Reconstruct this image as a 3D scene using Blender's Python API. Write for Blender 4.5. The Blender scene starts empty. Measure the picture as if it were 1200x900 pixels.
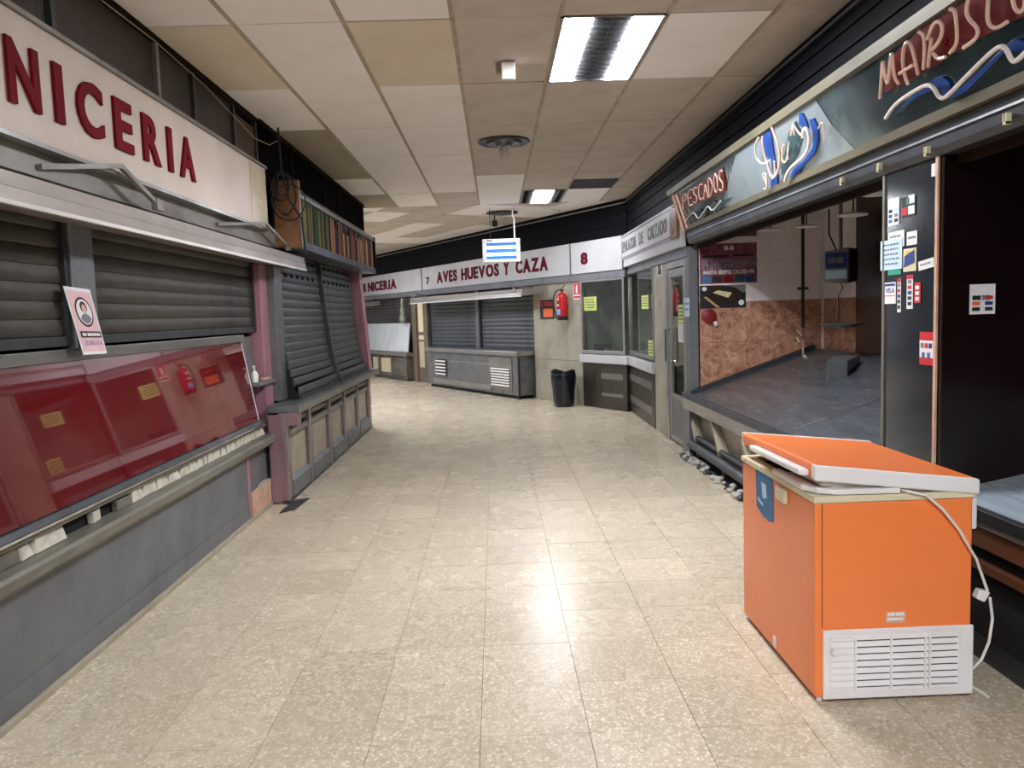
import bpy, math, random
from mathutils import Vector, Matrix
random.seed(7)
scene = bpy.context.scene
COL = scene.collection

# ------------------------------------------------------------------ camera
CAM_H, F_PX, PITCH, YAW, ROLL = 1.538, 930.36, .0886, .0181, -.0338
fw = Vector((math.sin(YAW)*math.cos(PITCH), math.cos(YAW)*math.cos(PITCH), -math.sin(PITCH)))
rt = Vector((math.cos(YAW), -math.sin(YAW), 0)); up = rt.cross(fw)
rt, up = rt*math.cos(ROLL)+up*math.sin(ROLL), up*math.cos(ROLL)-rt*math.sin(ROLL)
EYE = Vector((0, 0, CAM_H))
cd = bpy.data.cameras.new('camera'); cam = bpy.data.objects.new('camera', cd); COL.objects.link(cam)
cd.sensor_fit = 'HORIZONTAL'; cd.sensor_width = 36.0; cd.lens = F_PX/1200*36; cd.clip_start = .05
cam.matrix_world = Matrix(((rt.x, up.x, -fw.x, 0), (rt.y, up.y, -fw.y, 0), (rt.z, up.z, -fw.z, CAM_H), (0, 0, 0, 1)))
scene.camera = cam

# ------------------------------------------------------------------ world, exposure
w = bpy.data.worlds.new('world'); scene.world = w; w.use_nodes = True
w.node_tree.nodes['Background'].inputs[0].default_value = (.55, .56, .6, 1)
w.node_tree.nodes['Background'].inputs[1].default_value = .25
vs = scene.view_settings
vs.view_transform = 'Standard'; vs.look = 'None'; vs.gamma = 1; vs.use_curve_mapping = False; vs.exposure = 1.74
LAMP = 42.0          # emission of the fluorescent troffers

# ------------------------------------------------------------------ helpers
def ray(px, py):
    return fw + rt*((px-600)/F_PX) - up*((py-450)/F_PX)
def hit(px, py, p0, n):
    d = ray(px, py); n = Vector(n); t = (Vector(p0)-EYE).dot(n)/d.dot(n); return EYE + d*t

class Frame:
    """x to the right, y away from the viewer, z up, for somebody facing the wall"""
    def __init__(s, ox, oy, ang):
        s.o = Vector((ox, oy, 0)); s.a = ang; s.c, s.s = math.cos(ang), math.sin(ang)
    def pt(s, x, y, z): return Vector((s.o.x+x*s.c-y*s.s, s.o.y+x*s.s+y*s.c, z))
    def loc(s, p):
        d = Vector(p)-s.o; return Vector((d.x*s.c+d.y*s.s, -d.x*s.s+d.y*s.c, p[2]))
    def px(s, x, y, depth):          # pixel -> local point on the plane y = depth
        n = Vector((-s.s, s.c, 0)); return s.loc(hit(x, y, s.pt(0, depth, 0), n))
    def rect(s, x0, y0, x1, y1, depth):   # pixel box -> local x0,x1,z0,z1
        a = s.px(x0, (y0+y1)/2, depth); b = s.px(x1, (y0+y1)/2, depth)
        c = s.px((x0+x1)/2, y0, depth); d = s.px((x0+x1)/2, y1, depth)
        return a.x, b.x, d.z, c.z
F0 = Frame(0, 0, 0)
FL = Frame(0, 0, math.pi/2)           # left side:  x = world y, y = -world x
FR = Frame(0, 0, -math.pi/2)          # right side: x = -world y, y = world x
FF = Frame(1.98, 11.81, math.atan2(-.8759, .4825))   # slanting far side: x = -distance from its right corner

def col(h):
    v = [int(h[i:i+2], 16)/255 for i in (0, 2, 4)]
    return tuple([(c/12.92 if c <= .04045 else ((c+.055)/1.055)**2.4) for c in v]+[1])

class MB:
    def __init__(s): s.v = []; s.f = []
    def add(s, vs_, fs):
        o = len(s.v); s.v += [tuple(p) for p in vs_]; s.f += [tuple(i+o for i in f) for f in fs]; return s
    def box(s, x0, x1, y0, y1, z0, z1):
        if x0 > x1: x0, x1 = x1, x0
        v = [(x, y, z) for z in (z0, z1) for y in (y0, y1) for x in (x0, x1)]
        return s.add(v, [(0, 2, 3, 1), (4, 5, 7, 6), (0, 1, 5, 4), (2, 6, 7, 3), (0, 4, 6, 2), (1, 3, 7, 5)])
    def hexa(s, bottom, top):
        return s.add(list(bottom)+list(top), [(3, 2, 1, 0), (4, 5, 6, 7), (0, 1, 5, 4), (1, 2, 6, 5), (2, 3, 7, 6), (3, 0, 4, 7)])
    def prism_x(s, prof, x0, x1):        # profile of (y, z) swept along x
        n = len(prof); v = [(x0, y, z) for y, z in prof]+[(x1, y, z) for y, z in prof]
        f = [tuple(range(n)), tuple(range(2*n-1, n-1, -1))]+[(i, i+n, (i+1) % n+n, (i+1) % n) for i in range(n)]
        return s.add(v, f)
    def prism_y(s, prof, y0, y1):        # profile of (x, z)
        n = len(prof); v = [(x, y0, z) for x, z in prof]+[(x, y1, z) for x, z in prof]
        f = [tuple(range(n)), tuple(range(2*n-1, n-1, -1))]+[(i, i+n, (i+1) % n+n, (i+1) % n) for i in range(n)]
        return s.add(v, f)
    def prism_z(s, prof, z0, z1):
        n = len(prof); v = [(x, y, z0) for x, y in prof]+[(x, y, z1) for x, y in prof]
        f = [tuple(range(n-1, -1, -1)), tuple(range(n, 2*n))]+[(i, (i+1) % n, (i+1) % n+n, i+n) for i in range(n)]
        return s.add(v, f)
    def tube(s, pts, r, n=8, closed=False):
        pts = [Vector(p) for p in pts]; m = len(pts); rings = []; prev = None
        for i, p in enumerate(pts):
            a = pts[i-1] if (i > 0 or closed) else p; b = pts[(i+1) % m] if (i < m-1 or closed) else p
            t = (b-a).normalized()
            if prev is None:
                u = t.orthogonal().normalized()
            else:
                u = (prev-t*prev.dot(t)); u = u.normalized() if u.length > 1e-6 else t.orthogonal().normalized()
            prev = u; w_ = t.cross(u); rr = r[i] if isinstance(r, (list, tuple)) else r
            rings.append([p+(u*math.cos(k*2*math.pi/n)+w_*math.sin(k*2*math.pi/n))*rr for k in range(n)])
        v = [q for rg in rings for q in rg]; f = []
        for i in range(m if closed else m-1):
            j = (i+1) % m
            f += [(i*n+k, i*n+(k+1) % n, j*n+(k+1) % n, j*n+k) for k in range(n)]
        if not closed: f += [tuple(range(n-1, -1, -1)), tuple(range((m-1)*n, m*n))]
        return s.add(v, f)
    def lathe(s, prof, c=(0, 0, 0), n=20):   # profile of (radius, z)
        v = []; f = []; m = len(prof)
        for r, z in prof:
            v += [(c[0]+r*math.cos(k*2*math.pi/n), c[1]+r*math.sin(k*2*math.pi/n), c[2]+z) for k in range(n)]
        for i in range(m-1): f += [(i*n+k, i*n+(k+1) % n, (i+1)*n+(k+1) % n, (i+1)*n+k) for k in range(n)]
        f += [tuple(range(n-1, -1, -1)), tuple(range((m-1)*n, m*n))]
        return s.add(v, f)
    def slab(s, pts, d):                  # planar polygon with thickness vector d
        n = len(pts); pts = [Vector(p) for p in pts]; d = Vector(d); v = pts+[p+d for p in pts]
        return s.add(v, [tuple(range(n)), tuple(range(2*n-1, n-1, -1))]+[(i, i+n, (i+1) % n+n, (i+1) % n) for i in range(n)])
    def mesh(s, name, off=(0, 0, 0)):
        me = bpy.data.meshes.new(name)
        me.from_pydata([(a-off[0], b-off[1], c-off[2]) for a, b, c in s.v], [], s.f); me.update(); return me
def box(*a): return MB().box(*a)

ANCH = {}
def recalc(me):
    import bmesh
    bm = bmesh.new(); bm.from_mesh(me); bmesh.ops.recalc_face_normals(bm, faces=bm.faces); bm.to_mesh(me); bm.free()
def finish(o, mat, bevel=0, smooth=False):
    recalc(o.data)
    if mat: o.data.materials.append(mat)
    if smooth:
        for p in o.data.polygons: p.use_smooth = True
        try: o.data.set_sharp_from_angle(angle=math.radians(40))
        except Exception: pass
    if bevel:
        b = o.modifiers.new('bevel', 'BEVEL'); b.width = bevel; b.segments = 2; b.limit_method = 'ANGLE'
def tag(o, label, cat, group=None, kind=None):
    o['label'] = label; o['category'] = cat
    if group: o['group'] = group
    if kind: o['kind'] = kind
    return o
def thing(name, label, cat, fr, at, group=None, kind=None):
    o = bpy.data.objects.new(name, None); COL.objects.link(o); o.empty_display_size = .1
    o.location = fr.pt(*at); o.rotation_euler = (0, 0, fr.a)
    ANCH[o.name] = Vector(at); tag(o, label, cat, group, kind); return o
def part(t, name, mb, mat, bevel=0, smooth=False, label=None, kind=None, base=None):
    """mb is in the frame coordinates of the thing t; a part may itself be the parent"""
    root = base or t; a = ANCH[root.name]
    o = bpy.data.objects.new(name, mb.mesh(name, a)); COL.objects.link(o); o.parent = t
    ANCH[o.name] = a; finish(o, mat, bevel, smooth)
    if label: o['label'] = label
    if kind: o['kind'] = kind
    return o
def single(name, label, cat, fr, at, mb, mat, bevel=0, smooth=False, group=None, kind=None):
    o = bpy.data.objects.new(name, mb.mesh(name, Vector(at))); COL.objects.link(o)
    o.location = fr.pt(*at); o.rotation_euler = (0, 0, fr.a); ANCH[o.name] = Vector(at)
    finish(o, mat, bevel, smooth); tag(o, label, cat, group, kind); return o
def clone_part(src, parent, name, delta):
    c = bpy.data.objects.new(name, src.data); COL.objects.link(c); c.parent = parent; c.location = Vector(delta); return c

# ---- lettering
GL = {}
def glyph(ch, bold):
    if (ch, bold) in GL: return GL[(ch, bold)]
    cu = bpy.data.curves.new('glyph', 'FONT'); cu.body = ch; cu.size = 1; cu.offset = bold; cu.resolution_u = 4; cu.fill_mode = 'FRONT'
    ob = bpy.data.objects.new('glyph', cu); COL.objects.link(ob)
    dg = bpy.context.evaluated_depsgraph_get(); me = bpy.data.meshes.new_from_object(ob.evaluated_get(dg))
    vs_ = [(v.co.x, v.co.y) for v in me.vertices]; fs = [tuple(p.vertices) for p in me.polygons]
    bpy.data.objects.remove(ob); bpy.data.curves.remove(cu); bpy.data.meshes.remove(me)
    xs = [v[0] for v in vs_] or [0]; GL[(ch, bold)] = (vs_, fs, min(xs), max(xs)); return GL[(ch, bold)]
def edges_of(fs):
    c = {}
    for f in fs:
        for i in range(len(f)):
            e = (f[i], f[(i+1) % len(f)]); k = tuple(sorted(e)); c[k] = None if k in c else e
    return [e for e in c.values() if e]
def letter_mb(ch, x0, x1, z0, z1, y, d, bold=.02):
    vs_, fs, a, b = glyph(ch, bold)
    ys = [v[1] for v in vs_]; c, e = min(ys), max(ys)
    f = lambda v: (x0+(v[0]-a)/(b-a)*(x1-x0), z0+(v[1]-c)/(e-c)*(z1-z0))
    P = [f(v) for v in vs_]; n = len(P); m = MB()
    m.add([(p[0], y-d, p[1]) for p in P]+[(p[0], y, p[1]) for p in P],
          list(fs)+[(i, j, j+n, i+n) for i, j in edges_of(fs)]); return m
def line_mb(text, x0, x1, z0, z1, y, d=.001, bold=.01):
    """one line of print as one mesh (cap height fills z0..z1)"""
    adv = []; X = 0
    for ch in text:
        if ch == ' ': X += .35; continue
        vs_, fs, a, b = glyph(ch, bold); adv.append((ch, X, X+b-a)); X += b-a+.07
    X -= .07; m = MB()
    for ch, p, q in adv:
        lo = z0; hi = z1
        if ch in 'aceimnorsuvwxz': hi = z0+(z1-z0)*.72
        k = letter_mb(ch, x0+p/X*(x1-x0), x0+q/X*(x1-x0), lo, hi, y, d, bold); m.add(k.v, k.f)
    return m
def word(t, text, x0, x1, z0, z1, y, d, mat, bold=.02):
    adv = []; X = 0
    for ch in text:
        if ch == ' ': X += .4; continue
        vs_, fs, a, b = glyph(ch, bold); adv.append((ch, X, X+b-a)); X += b-a+.1
    X -= .1
    for ch, p, q in adv:
        part(t, 'letter', letter_mb(ch, x0+p/X*(x1-x0), x0+q/X*(x1-x0), z0, z1, y, d, bold), mat)

# ------------------------------------------------------------------ materials
def nodes(name):
    m = bpy.data.materials.new(name); m.use_nodes = True; nt = m.node_tree
    return m, nt, nt.nodes['Principled BSDF']
def mix_rgb(nt, fac, a, b, mode='MIX'):
    n = nt.nodes.new('ShaderNodeMix'); n.data_type = 'RGBA'; n.blend_type = mode
    for sock, val in ((n.inputs[0], fac), (n.inputs[6], a), (n.inputs[7], b)):
        if hasattr(val, 'default_value') or hasattr(val, 'links'): nt.links.new(val, sock)
        else: sock.default_value = val
    return n.outputs[2]
def noise(nt, scale, detail=4, rough=.6, vec=None, dist=0):
    n = nt.nodes.new('ShaderNodeTexNoise'); n.inputs['Scale'].default_value = scale; n.inputs['Detail'].default_value = detail
    n.inputs['Roughness'].default_value = rough; n.inputs['Distortion'].default_value = dist
    if vec is not None: nt.links.new(vec, n.inputs['Vector'])
    return n.outputs['Fac']
def coords(nt, scale=(1, 1, 1)):
    t = nt.nodes.new('ShaderNodeTexCoord'); mp = nt.nodes.new('ShaderNodeMapping'); mp.inputs['Scale'].default_value = scale
    nt.links.new(t.outputs['Object'], mp.inputs['Vector']); return mp.outputs['Vector']
def ramp(nt, fac, stops):
    r = nt.nodes.new('ShaderNodeValToRGB'); el = r.color_ramp.elements
    while len(el) < len(stops): el.new(.5)
    for e, (p, c) in zip(el, stops): e.position = p; e.color = c
    nt.links.new(fac, r.inputs[0]); return r.outputs[0]
def span(nt, f, a, b, lo, hi):
    n = nt.nodes.new('ShaderNodeMapRange'); n.interpolation_type = 'SMOOTHSTEP'
    for k, v in (('From Min', a), ('From Max', b), ('To Min', lo), ('To Max', hi)): n.inputs[k].default_value = v
    nt.links.new(f, n.inputs['Value']); return n.outputs[0]
def bump(nt, b, h, strength, dist=.01):
    n = nt.nodes.new('ShaderNodeBump'); n.inputs['Strength'].default_value = strength; n.inputs['Distance'].default_value = dist
    nt.links.new(h, n.inputs['Height']); nt.links.new(n.outputs[0], b.inputs['Normal'])
def M(name, h, rough=.55, metal=0, dirt=None, amt=.5, scale=5, stretch=(1, 1, 1), bmp=0, ior=1.5, rvar=.12, fine=0):
    """base colour with patchy wear of a second colour, slightly uneven gloss"""
    m, nt, b = nodes(name); c = col(h); d = col(dirt) if dirt else tuple([x*.72 for x in c[:3]]+[1])
    v = coords(nt, stretch); f = noise(nt, scale, 6, .65, v)
    k = span(nt, f, .36, .74, 0, amt)
    out = mix_rgb(nt, k, c, d)
    if fine:
        g = noise(nt, 90, 3, .6, v); out = mix_rgb(nt, fine, out, mix_rgb(nt, 1.0, out, ramp(nt, g, [(.3, (.55, .55, .55, 1)), (.7, (1.25, 1.25, 1.25, 1))]), 'MULTIPLY'))
    nt.links.new(out, b.inputs['Base Color'])
    r = nt.nodes.new('ShaderNodeMapRange'); r.inputs['To Min'].default_value = max(.02, rough-rvar); r.inputs['To Max'].default_value = min(1, rough+rvar)
    nt.links.new(f, r.inputs['Value']); nt.links.new(r.outputs[0], b.inputs['Roughness'])
    b.inputs['Metallic'].default_value = metal; b.inputs['IOR'].default_value = ior
    if bmp: bump(nt, b, noise(nt, scale*6, 4, .6, v), bmp, .004)
    return m
def emit(name, h, s):
    m, nt, b = nodes(name); b.inputs['Base Color'].default_value = col(h)
    b.inputs['Emission Color'].default_value = col(h); b.inputs['Emission Strength'].default_value = s; return m
def glass(name, tint, rough=.02, ior=1.5, clear=.9):
    m, nt, b = nodes(name); nt.nodes.remove(b)
    lw = nt.nodes.new('ShaderNodeLayerWeight'); pw = nt.nodes.new('ShaderNodeMath'); pw.operation = 'POWER'; pw.inputs[1].default_value = 4
    fr = nt.nodes.new('ShaderNodeMapRange'); fr.inputs['To Min'].default_value = .05; fr.inputs['To Max'].default_value = .8
    nt.links.new(lw.outputs['Facing'], pw.inputs[0]); nt.links.new(pw.outputs[0], fr.inputs['Value'])
    tr = nt.nodes.new('ShaderNodeBsdfTransparent'); tr.inputs[0].default_value = col(tint)
    gl = nt.nodes.new('ShaderNodeBsdfGlossy'); gl.inputs['Roughness'].default_value = rough
    mx = nt.nodes.new('ShaderNodeMixShader'); out = nt.nodes['Material Output']
    nt.links.new(fr.outputs[0], mx.inputs[0]); nt.links.new(tr.outputs[0], mx.inputs[1]); nt.links.new(gl.outputs[0], mx.inputs[2])
    nt.links.new(mx.outputs[0], out.inputs[0]); return m

def terrazzo(name, grid):
    m, nt, b = nodes(name)
    geo = nt.nodes.new('ShaderNodeNewGeometry'); pos = geo.outputs['Position']
    info = nt.nodes.new('ShaderNodeObjectInfo')
    add = nt.nodes.new('ShaderNodeVectorMath'); add.operation = 'ADD'
    cmb = nt.nodes.new('ShaderNodeCombineXYZ'); mul = nt.nodes.new('ShaderNodeMath'); mul.operation = 'MULTIPLY'; mul.inputs[1].default_value = 7
    nt.links.new(info.outputs['Random'], mul.inputs[0]); nt.links.new(mul.outputs[0], cmb.inputs[2])
    nt.links.new(pos, add.inputs[0]); nt.links.new(cmb.outputs[0], add.inputs[1]); P = add.outputs[0]
    vo = nt.nodes.new('ShaderNodeTexVoronoi'); vo.inputs['Scale'].default_value = 62; nt.links.new(P, vo.inputs['Vector'])
    chips = ramp(nt, vo.outputs['Color'], [(0, col('93866f')), (.35, col('b9ab93')), (.6, col('d3c8b4')), (.85, col('ece6d9'))])
    vo2 = nt.nodes.new('ShaderNodeTexVoronoi'); vo2.feature = 'DISTANCE_TO_EDGE'; vo2.inputs['Scale'].default_value = 62; nt.links.new(P, vo2.inputs['Vector'])
    edge = ramp(nt, vo2.outputs[0], [(.04, (0, 0, 0, 1)), (.16, (1, 1, 1, 1))])
    base = mix_rgb(nt, edge, col('a6987f'), chips)
    big = noise(nt, 1.3, 5, .6, pos)
    base = mix_rgb(nt, span(nt, big, .35, .75, 0, .35), base, col('b3a58c'))
    base = mix_rgb(nt, .45, base, col('c6baa3'))
    tone = ramp(nt, info.outputs['Random'], [(0, (.93, .92, .9, 1)), (1, (1.05, 1.04, 1.03, 1))])
    base = mix_rgb(nt, 1.0, base, tone, 'MULTIPLY')
    if grid:
        mp = nt.nodes.new('ShaderNodeMapping'); mp.inputs['Location'].default_value = (.108, -2.78+.0, 0)
        nt.links.new(pos, mp.inputs['Vector'])
        br = nt.nodes.new('ShaderNodeTexBrick'); br.offset = 0; br.squash = 1
        for k, v_ in (('Scale', 1), ('Mortar Size', .004), ('Brick Width', .4), ('Row Height', .4), ('Mortar Smooth', 0)): br.inputs[k].default_value = v_
        br.inputs['Color1'].default_value = br.inputs['Color2'].default_value = (1, 1, 1, 1); br.inputs['Mortar'].default_value = (.72, .7, .68, 1)
        nt.links.new(mp.outputs[0], br.inputs['Vector']); base = mix_rgb(nt, 1.0, base, br.outputs['Color'], 'MULTIPLY')
    nt.links.new(base, b.inputs['Base Color'])
    r = nt.nodes.new('ShaderNodeMapRange'); r.inputs['To Min'].default_value = .19; r.inputs['To Max'].default_value = .35
    nt.links.new(noise(nt, 2.2, 5, .65, pos), r.inputs['Value']); nt.links.new(r.outputs[0], b.inputs['Roughness'])
    b.inputs['IOR'].default_value = 1.4
    bump(nt, b, noise(nt, 90, 2, .5, pos), .06, .003)
    return m

m_tile = terrazzo('terrazzo_tile', False); m_floor = terrazzo('terrazzo_field', True)
m_grout = M('grout', '4a4238', .8)
m_cw = M('ceiling_white', 'f5f0ec', .9, dirt='e6ded6', amt=.5, scale=2)
m_cy = M('ceiling_yellowed', 'dfd2be', .9, dirt='d0c0a6', amt=.6, scale=2)
m_cg = M('ceiling_old', 'c9beb3', .9, dirt='b0a497', amt=.6, scale=2.5)
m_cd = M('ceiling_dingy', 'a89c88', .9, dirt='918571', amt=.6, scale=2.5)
m_cb = M('ceiling_void', '3e362c', .9)
m_tbar = M('ceiling_tbar', 'b5a896', .7, dirt='8d806e', amt=.8, scale=6)
m_black = M('black_fascia', '06070c', .6, dirt='0c0c12', amt=.6, ior=1.15)
m_dark = M('dark_void', '0b0a09', .9)
m_brownboard = M('dark_brown_board', '2a1e17', .85, ior=1.15, dirt='1c1410', amt=.8, scale=4, stretch=(1, 1, .3))
m_alu = M('aluminium', 'a9a9a6', .32, .85, dirt='77756f', amt=.5, scale=6, stretch=(.3, 1, 1))
m_aludirty = M('aluminium_dirty', '8f8a83', .5, .35, dirt='5e5850', amt=.8, scale=5, stretch=(.4, 1, 1))
m_hood = M('hood_metal', 'a2978f', .4, .35, dirt='7d736b', amt=.6, scale=5, stretch=(.3, 1, 1))
m_steel = M('steel_grey', '7d7f80', .4, .6, dirt='55565a', amt=.6, scale=5)
m_steeld = M('steel_dark', '4b4d50', .42, .6, dirt='2d2e31', amt=.6, scale=5)
m_greypaint = M('grey_panel', '6c6e70', .45, .1, dirt='57585a', amt=.7, scale=3)
m_slat = M('shutter_slat', '4c4841', .5, .45, dirt='2c2925', amt=.8, scale=7, stretch=(.3, 1, 1))
m_slatb = M('shutter_slat_cool', '55595c', .45, .5, dirt='33363a', amt=.7, scale=7, stretch=(.3, 1, 1))
m_red = M('red_letter', '6e0612', .75, dirt='580610', amt=.6, ior=1.25)
m_redfar = M('crimson_letter', '620820', .75, ior=1.25)
m_cream = M('sign_cream', 'cfc1b4', .4, dirt='b8a897', amt=.5, scale=2)
m_white = M('sign_white', 'bcbcbe', .4, dirt='a8a6a3', amt=.5, scale=2)
m_pink = M('mauve_tint', 'b07d88', .35, .2, dirt='7d5760', amt=.6, scale=5, stretch=(1, 1, .3))
m_mauve = M('mauve_dull', '8e6f73', .45, .2, dirt='66494f', amt=.6, scale=5, stretch=(1, 1, .3))
m_redglass = M('red_acrylic', '641219', .03, dirt='520a10', amt=.5, scale=1.5, rvar=.01, ior=2.15)
m_marble = M('pale_marble', 'd3cebd', .35, dirt='9d9683', amt=.7, scale=9)
m_olive = M('olive_moulding', '807d70', .42, .3, dirt='57544a', amt=.7, scale=6, stretch=(.3, 1, 1))
m_board = M('pinkish_board', 'c9a48c', .7, dirt='a67f69', amt=.6, scale=9)
m_conc = M('concrete_panel', 'a39d8c', .6, dirt='807968', amt=.8, scale=2.2, bmp=.05)
m_greybeam = M('grey_beam', '75757a', .5, .2, dirt='5c5c61', amt=.6)
m_beige = M('beige_board', 'a59b87', .6, dirt='837966', amt=.6, scale=4)
m_brownpost = M('brown_grey_post', '6e6152', .5, dirt='4a4036', amt=.7, scale=5, stretch=(1, 1, .3))
m_woodpanel = M('varnished_panel', '8a6140', .3, dirt='5d3d25', amt=.7, scale=4)
m_orange = M('freezer_orange', 'ee8043', .32, dirt='e07a44', amt=.5, scale=2)
m_pwhite = M('plastic_white', 'e2dedb', .35, dirt='cfc8c0', amt=.5, scale=3)
m_pcream = M('plastic_cream', 'd7ccaa', .4, dirt='b9ad8b', amt=.5, scale=4)
m_granite = M('dark_granite', '272d32', .12, dirt='171a1d', amt=.8, scale=14, rvar=.06, fine=.6)
m_maroon = M('maroon_panel', '190b0b', .16, dirt='0b0606', amt=.7, scale=4)
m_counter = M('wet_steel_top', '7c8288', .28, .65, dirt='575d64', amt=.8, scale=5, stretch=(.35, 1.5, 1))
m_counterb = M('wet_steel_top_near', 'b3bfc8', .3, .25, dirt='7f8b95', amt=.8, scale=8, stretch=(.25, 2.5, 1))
m_walltile = M('pale_wall_tile', 'efe4e0', .3, dirt='dccfca', amt=.4, scale=2)
m_bronze = M('sign_trim', '6f6953', .5, .3, dirt='4a4638', amt=.6, scale=5, stretch=(.3, 1, 1))
m_neon = M('neon_tube_pale', 'e6c8b6', .25, dirt='cfae98', amt=.4)
m_neonw = M('neon_tube_white', 'eee6e0', .25, dirt='d5c8bf', amt=.3)
m_blue = M('blue_acrylic', '0c3f8a', .35, dirt='083068', amt=.4)
m_teal = M('teal_acrylic', '2d4b50', .25)
m_redback = M('red_acrylic_backing', '6f1212', .3, dirt='4f0c0c', amt=.6)
m_paper = M('paper_white', 'dcdcda', .8, amt=.15)
m_paperb = M('paper_bluish', 'b9d0e0', .8, amt=.15)
m_yel = M('paper_yellow', 'bcc572', .8, amt=.15)
m_ink = M('print_black', '17171a', .6)
m_inkg = M('print_grey', '77787c', .7)
m_bluep = M('print_blue', '3c6f9f', .6, dirt='2d5a8a', amt=.6, scale=30)
m_navy = M('print_navy', '1d3a78', .6)
m_redp = M('print_red', 'c02a30', .5)
m_orangep = M('print_orange', 'e0662c', .5)
m_green = M('print_green', '2f9b7c', .6)
m_extred = M('extinguisher_red', 'b81c26', .25, dirt='94141c', amt=.4)
m_rubber = M('black_rubber', '131315', .5)
m_bag = M('navy_bin_bag', '10131f', .22, dirt='0a0c14', amt=.5, scale=12, bmp=.25)
m_cable = M('white_cable', 'e3dcd2', .45)
m_wood = M('brown_wood', '5f3620', .4, dirt='4c2b17', amt=.7, scale=5, stretch=(.3, 1, 1))
m_rubble = M('broken_mortar', 'b7b2a8', .9, dirt='6d675d', amt=.8, scale=12, bmp=.3)
m_chrome = M('chrome', 'd5d5d5', .12, 1)
m_lamp = emit('fluorescent_diffuser', 'f3f6ff', LAMP)
m_uv = emit('uv_tube', 'a9ccff', 1.6)
m_uvback = emit('uv_reflector_glow', '2a55c8', .35)  # reflector emits by itself, standing in for the tubes' blue light on it
m_glass = glass('window_glass', 'e6ece8')
m_pan = M('red_enamel', '7a1616', .5)
def marble_mat():
    m, nt, b = nodes('rose_marble'); v = coords(nt)
    f = noise(nt, 9, 8, .7, v, 1.6)
    c = ramp(nt, f, [(.3, col('6e4638')), (.46, col('a97a62')), (.56, col('bb8d74')), (.72, col('d0ad96'))])
    nt.links.new(c, b.inputs['Base Color']); b.inputs['Roughness'].default_value = .22; return m
m_rose = marble_mat()
def mirror_mat():
    m, nt, b = nodes('mirror_glass'); v = coords(nt)
    f = noise(nt, 2.2, 5, .6, v)
    c = ramp(nt, f, [(.35, col('46585b')), (.6, col('7b8f92')), (.8, col('a9bcc0'))])
    nt.links.new(c, b.inputs['Base Color']); b.inputs['Metallic'].default_value = .8; b.inputs['Roughness'].default_value = .08
    return m
m_mirror = mirror_mat()

# ================================================================== SETTING
CEIL = 3.168
fl = thing('floor', 'beige terrazzo tiled floor of the market passage', 'floor', F0, (0, 0, 0), kind='structure')
part(fl, 'floor_bed', box(-9, 4.2, -6, 9.58, -.06, -.006), m_grout)
part(fl, 'floor_field', box(-9, 6, 9.58, 26, -.06, 0), m_floor)
proto = {}
for i in range(-5, 6):
    x0 = -.108+.4*i; x1 = x0+.4
    a, b_ = max(x0, -2.0), min(x1, 2.3)
    for j in range(-6, 17):
        y0 = 2.78+.4*j
        k = (round(b_-a, 3),)
        if k not in proto:
            me = box(.0012, b_-a-.0012, .0012, .3988, -.02, 0).mesh('tile'); recalc(me); me.materials.append(m_tile); proto[k] = me
        o = bpy.data.objects.new('tile', proto[k]); COL.objects.link(o); o.parent = fl
        o.location = (a, y0, random.uniform(-.0006, .0006))

ce = thing('ceiling', 'suspended ceiling of stained rectangular panels', 'ceiling', F0, (0, 0, CEIL), kind='structure')
part(ce, 'ceiling_grid', box(-9, 4.2, -6, 26, CEIL+.004, CEIL+.03), m_cb)
C0, CW, R0, RD = -1.98, .6, 4.553, 1.2455
CT = {(-1, 0): 'w', (-1, 1): 'w', (-1, 2): 'w', (0, 0): 'y', (0, 1): 'w', (0, 2): 'y', (0, 5): 'w', (1, 0): 'w', (1, 1): 'w', (1, 2): 'w',
      (2, 0): 'd', (2, 1): 'w', (2, 2): 'w', (3, 0): 'd', (3, 1): 'w', (3, 2): 'w', (4, 0): 'w', (4, 1): 'w', (4, 2): 'w', (4, 3): 'w',
      (5, 0): 'd', (5, 1): 'w', (5, 2): 'g', (5, 3): 'w', (5, 5): 'w'}
MC = {'w': m_cw, 'y': m_cy, 'g': m_cg, 'd': m_cd}
LIGHTS = [(0, 4), (5, 4), (-5, 4), (-5, 2), (-8, 3)]
VENTS = [(4, 5)]
cp = {}
for r in range(-8, 6):
    for c in range(7):
        if (r, c) in LIGHTS or (r, c) in VENTS: continue
        a, b_ = max(C0+CW*c, -1.86), min(C0+CW*c+CW, 2.0)
        if b_-a < .05: continue
        t = CT.get((r, c), 'g' if c > 2 else random.choice('wwy'))
        k = (round(b_-a, 3), t)
        if k not in cp:
            me = box(.004, b_-a-.004, .0045, RD-.0045, 0, .02).mesh('panel'); recalc(me); me.materials.append(MC[t]); cp[k] = me
        o = bpy.data.objects.new('panel', cp[k]); COL.objects.link(o); o.parent = ce
        o.location = (a, R0+RD*r, random.uniform(0, .003))
for c in range(1, 7):
    x = C0+CW*c; part(ce, 'grid_bar', box(x-.013, x+.013, R0-8*RD, R0+6*RD, CEIL-.0035, CEIL+.004), m_tbar)
def clip(poly, n, d):        # keep n.p >= d
    out = []
    for i in range(len(poly)):
        p, q = poly[i], poly[(i+1) % len(poly)]
        a = n[0]*p[0]+n[1]*p[1]-d; b = n[0]*q[0]+n[1]*q[1]-d
        if a >= 0: out.append(p)
        if a*b < 0:
            t = a/(a-b); out.append((p[0]+(q[0]-p[0])*t, p[1]+(q[1]-p[1])*t))
    return out
YS = R0+RD*6
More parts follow.
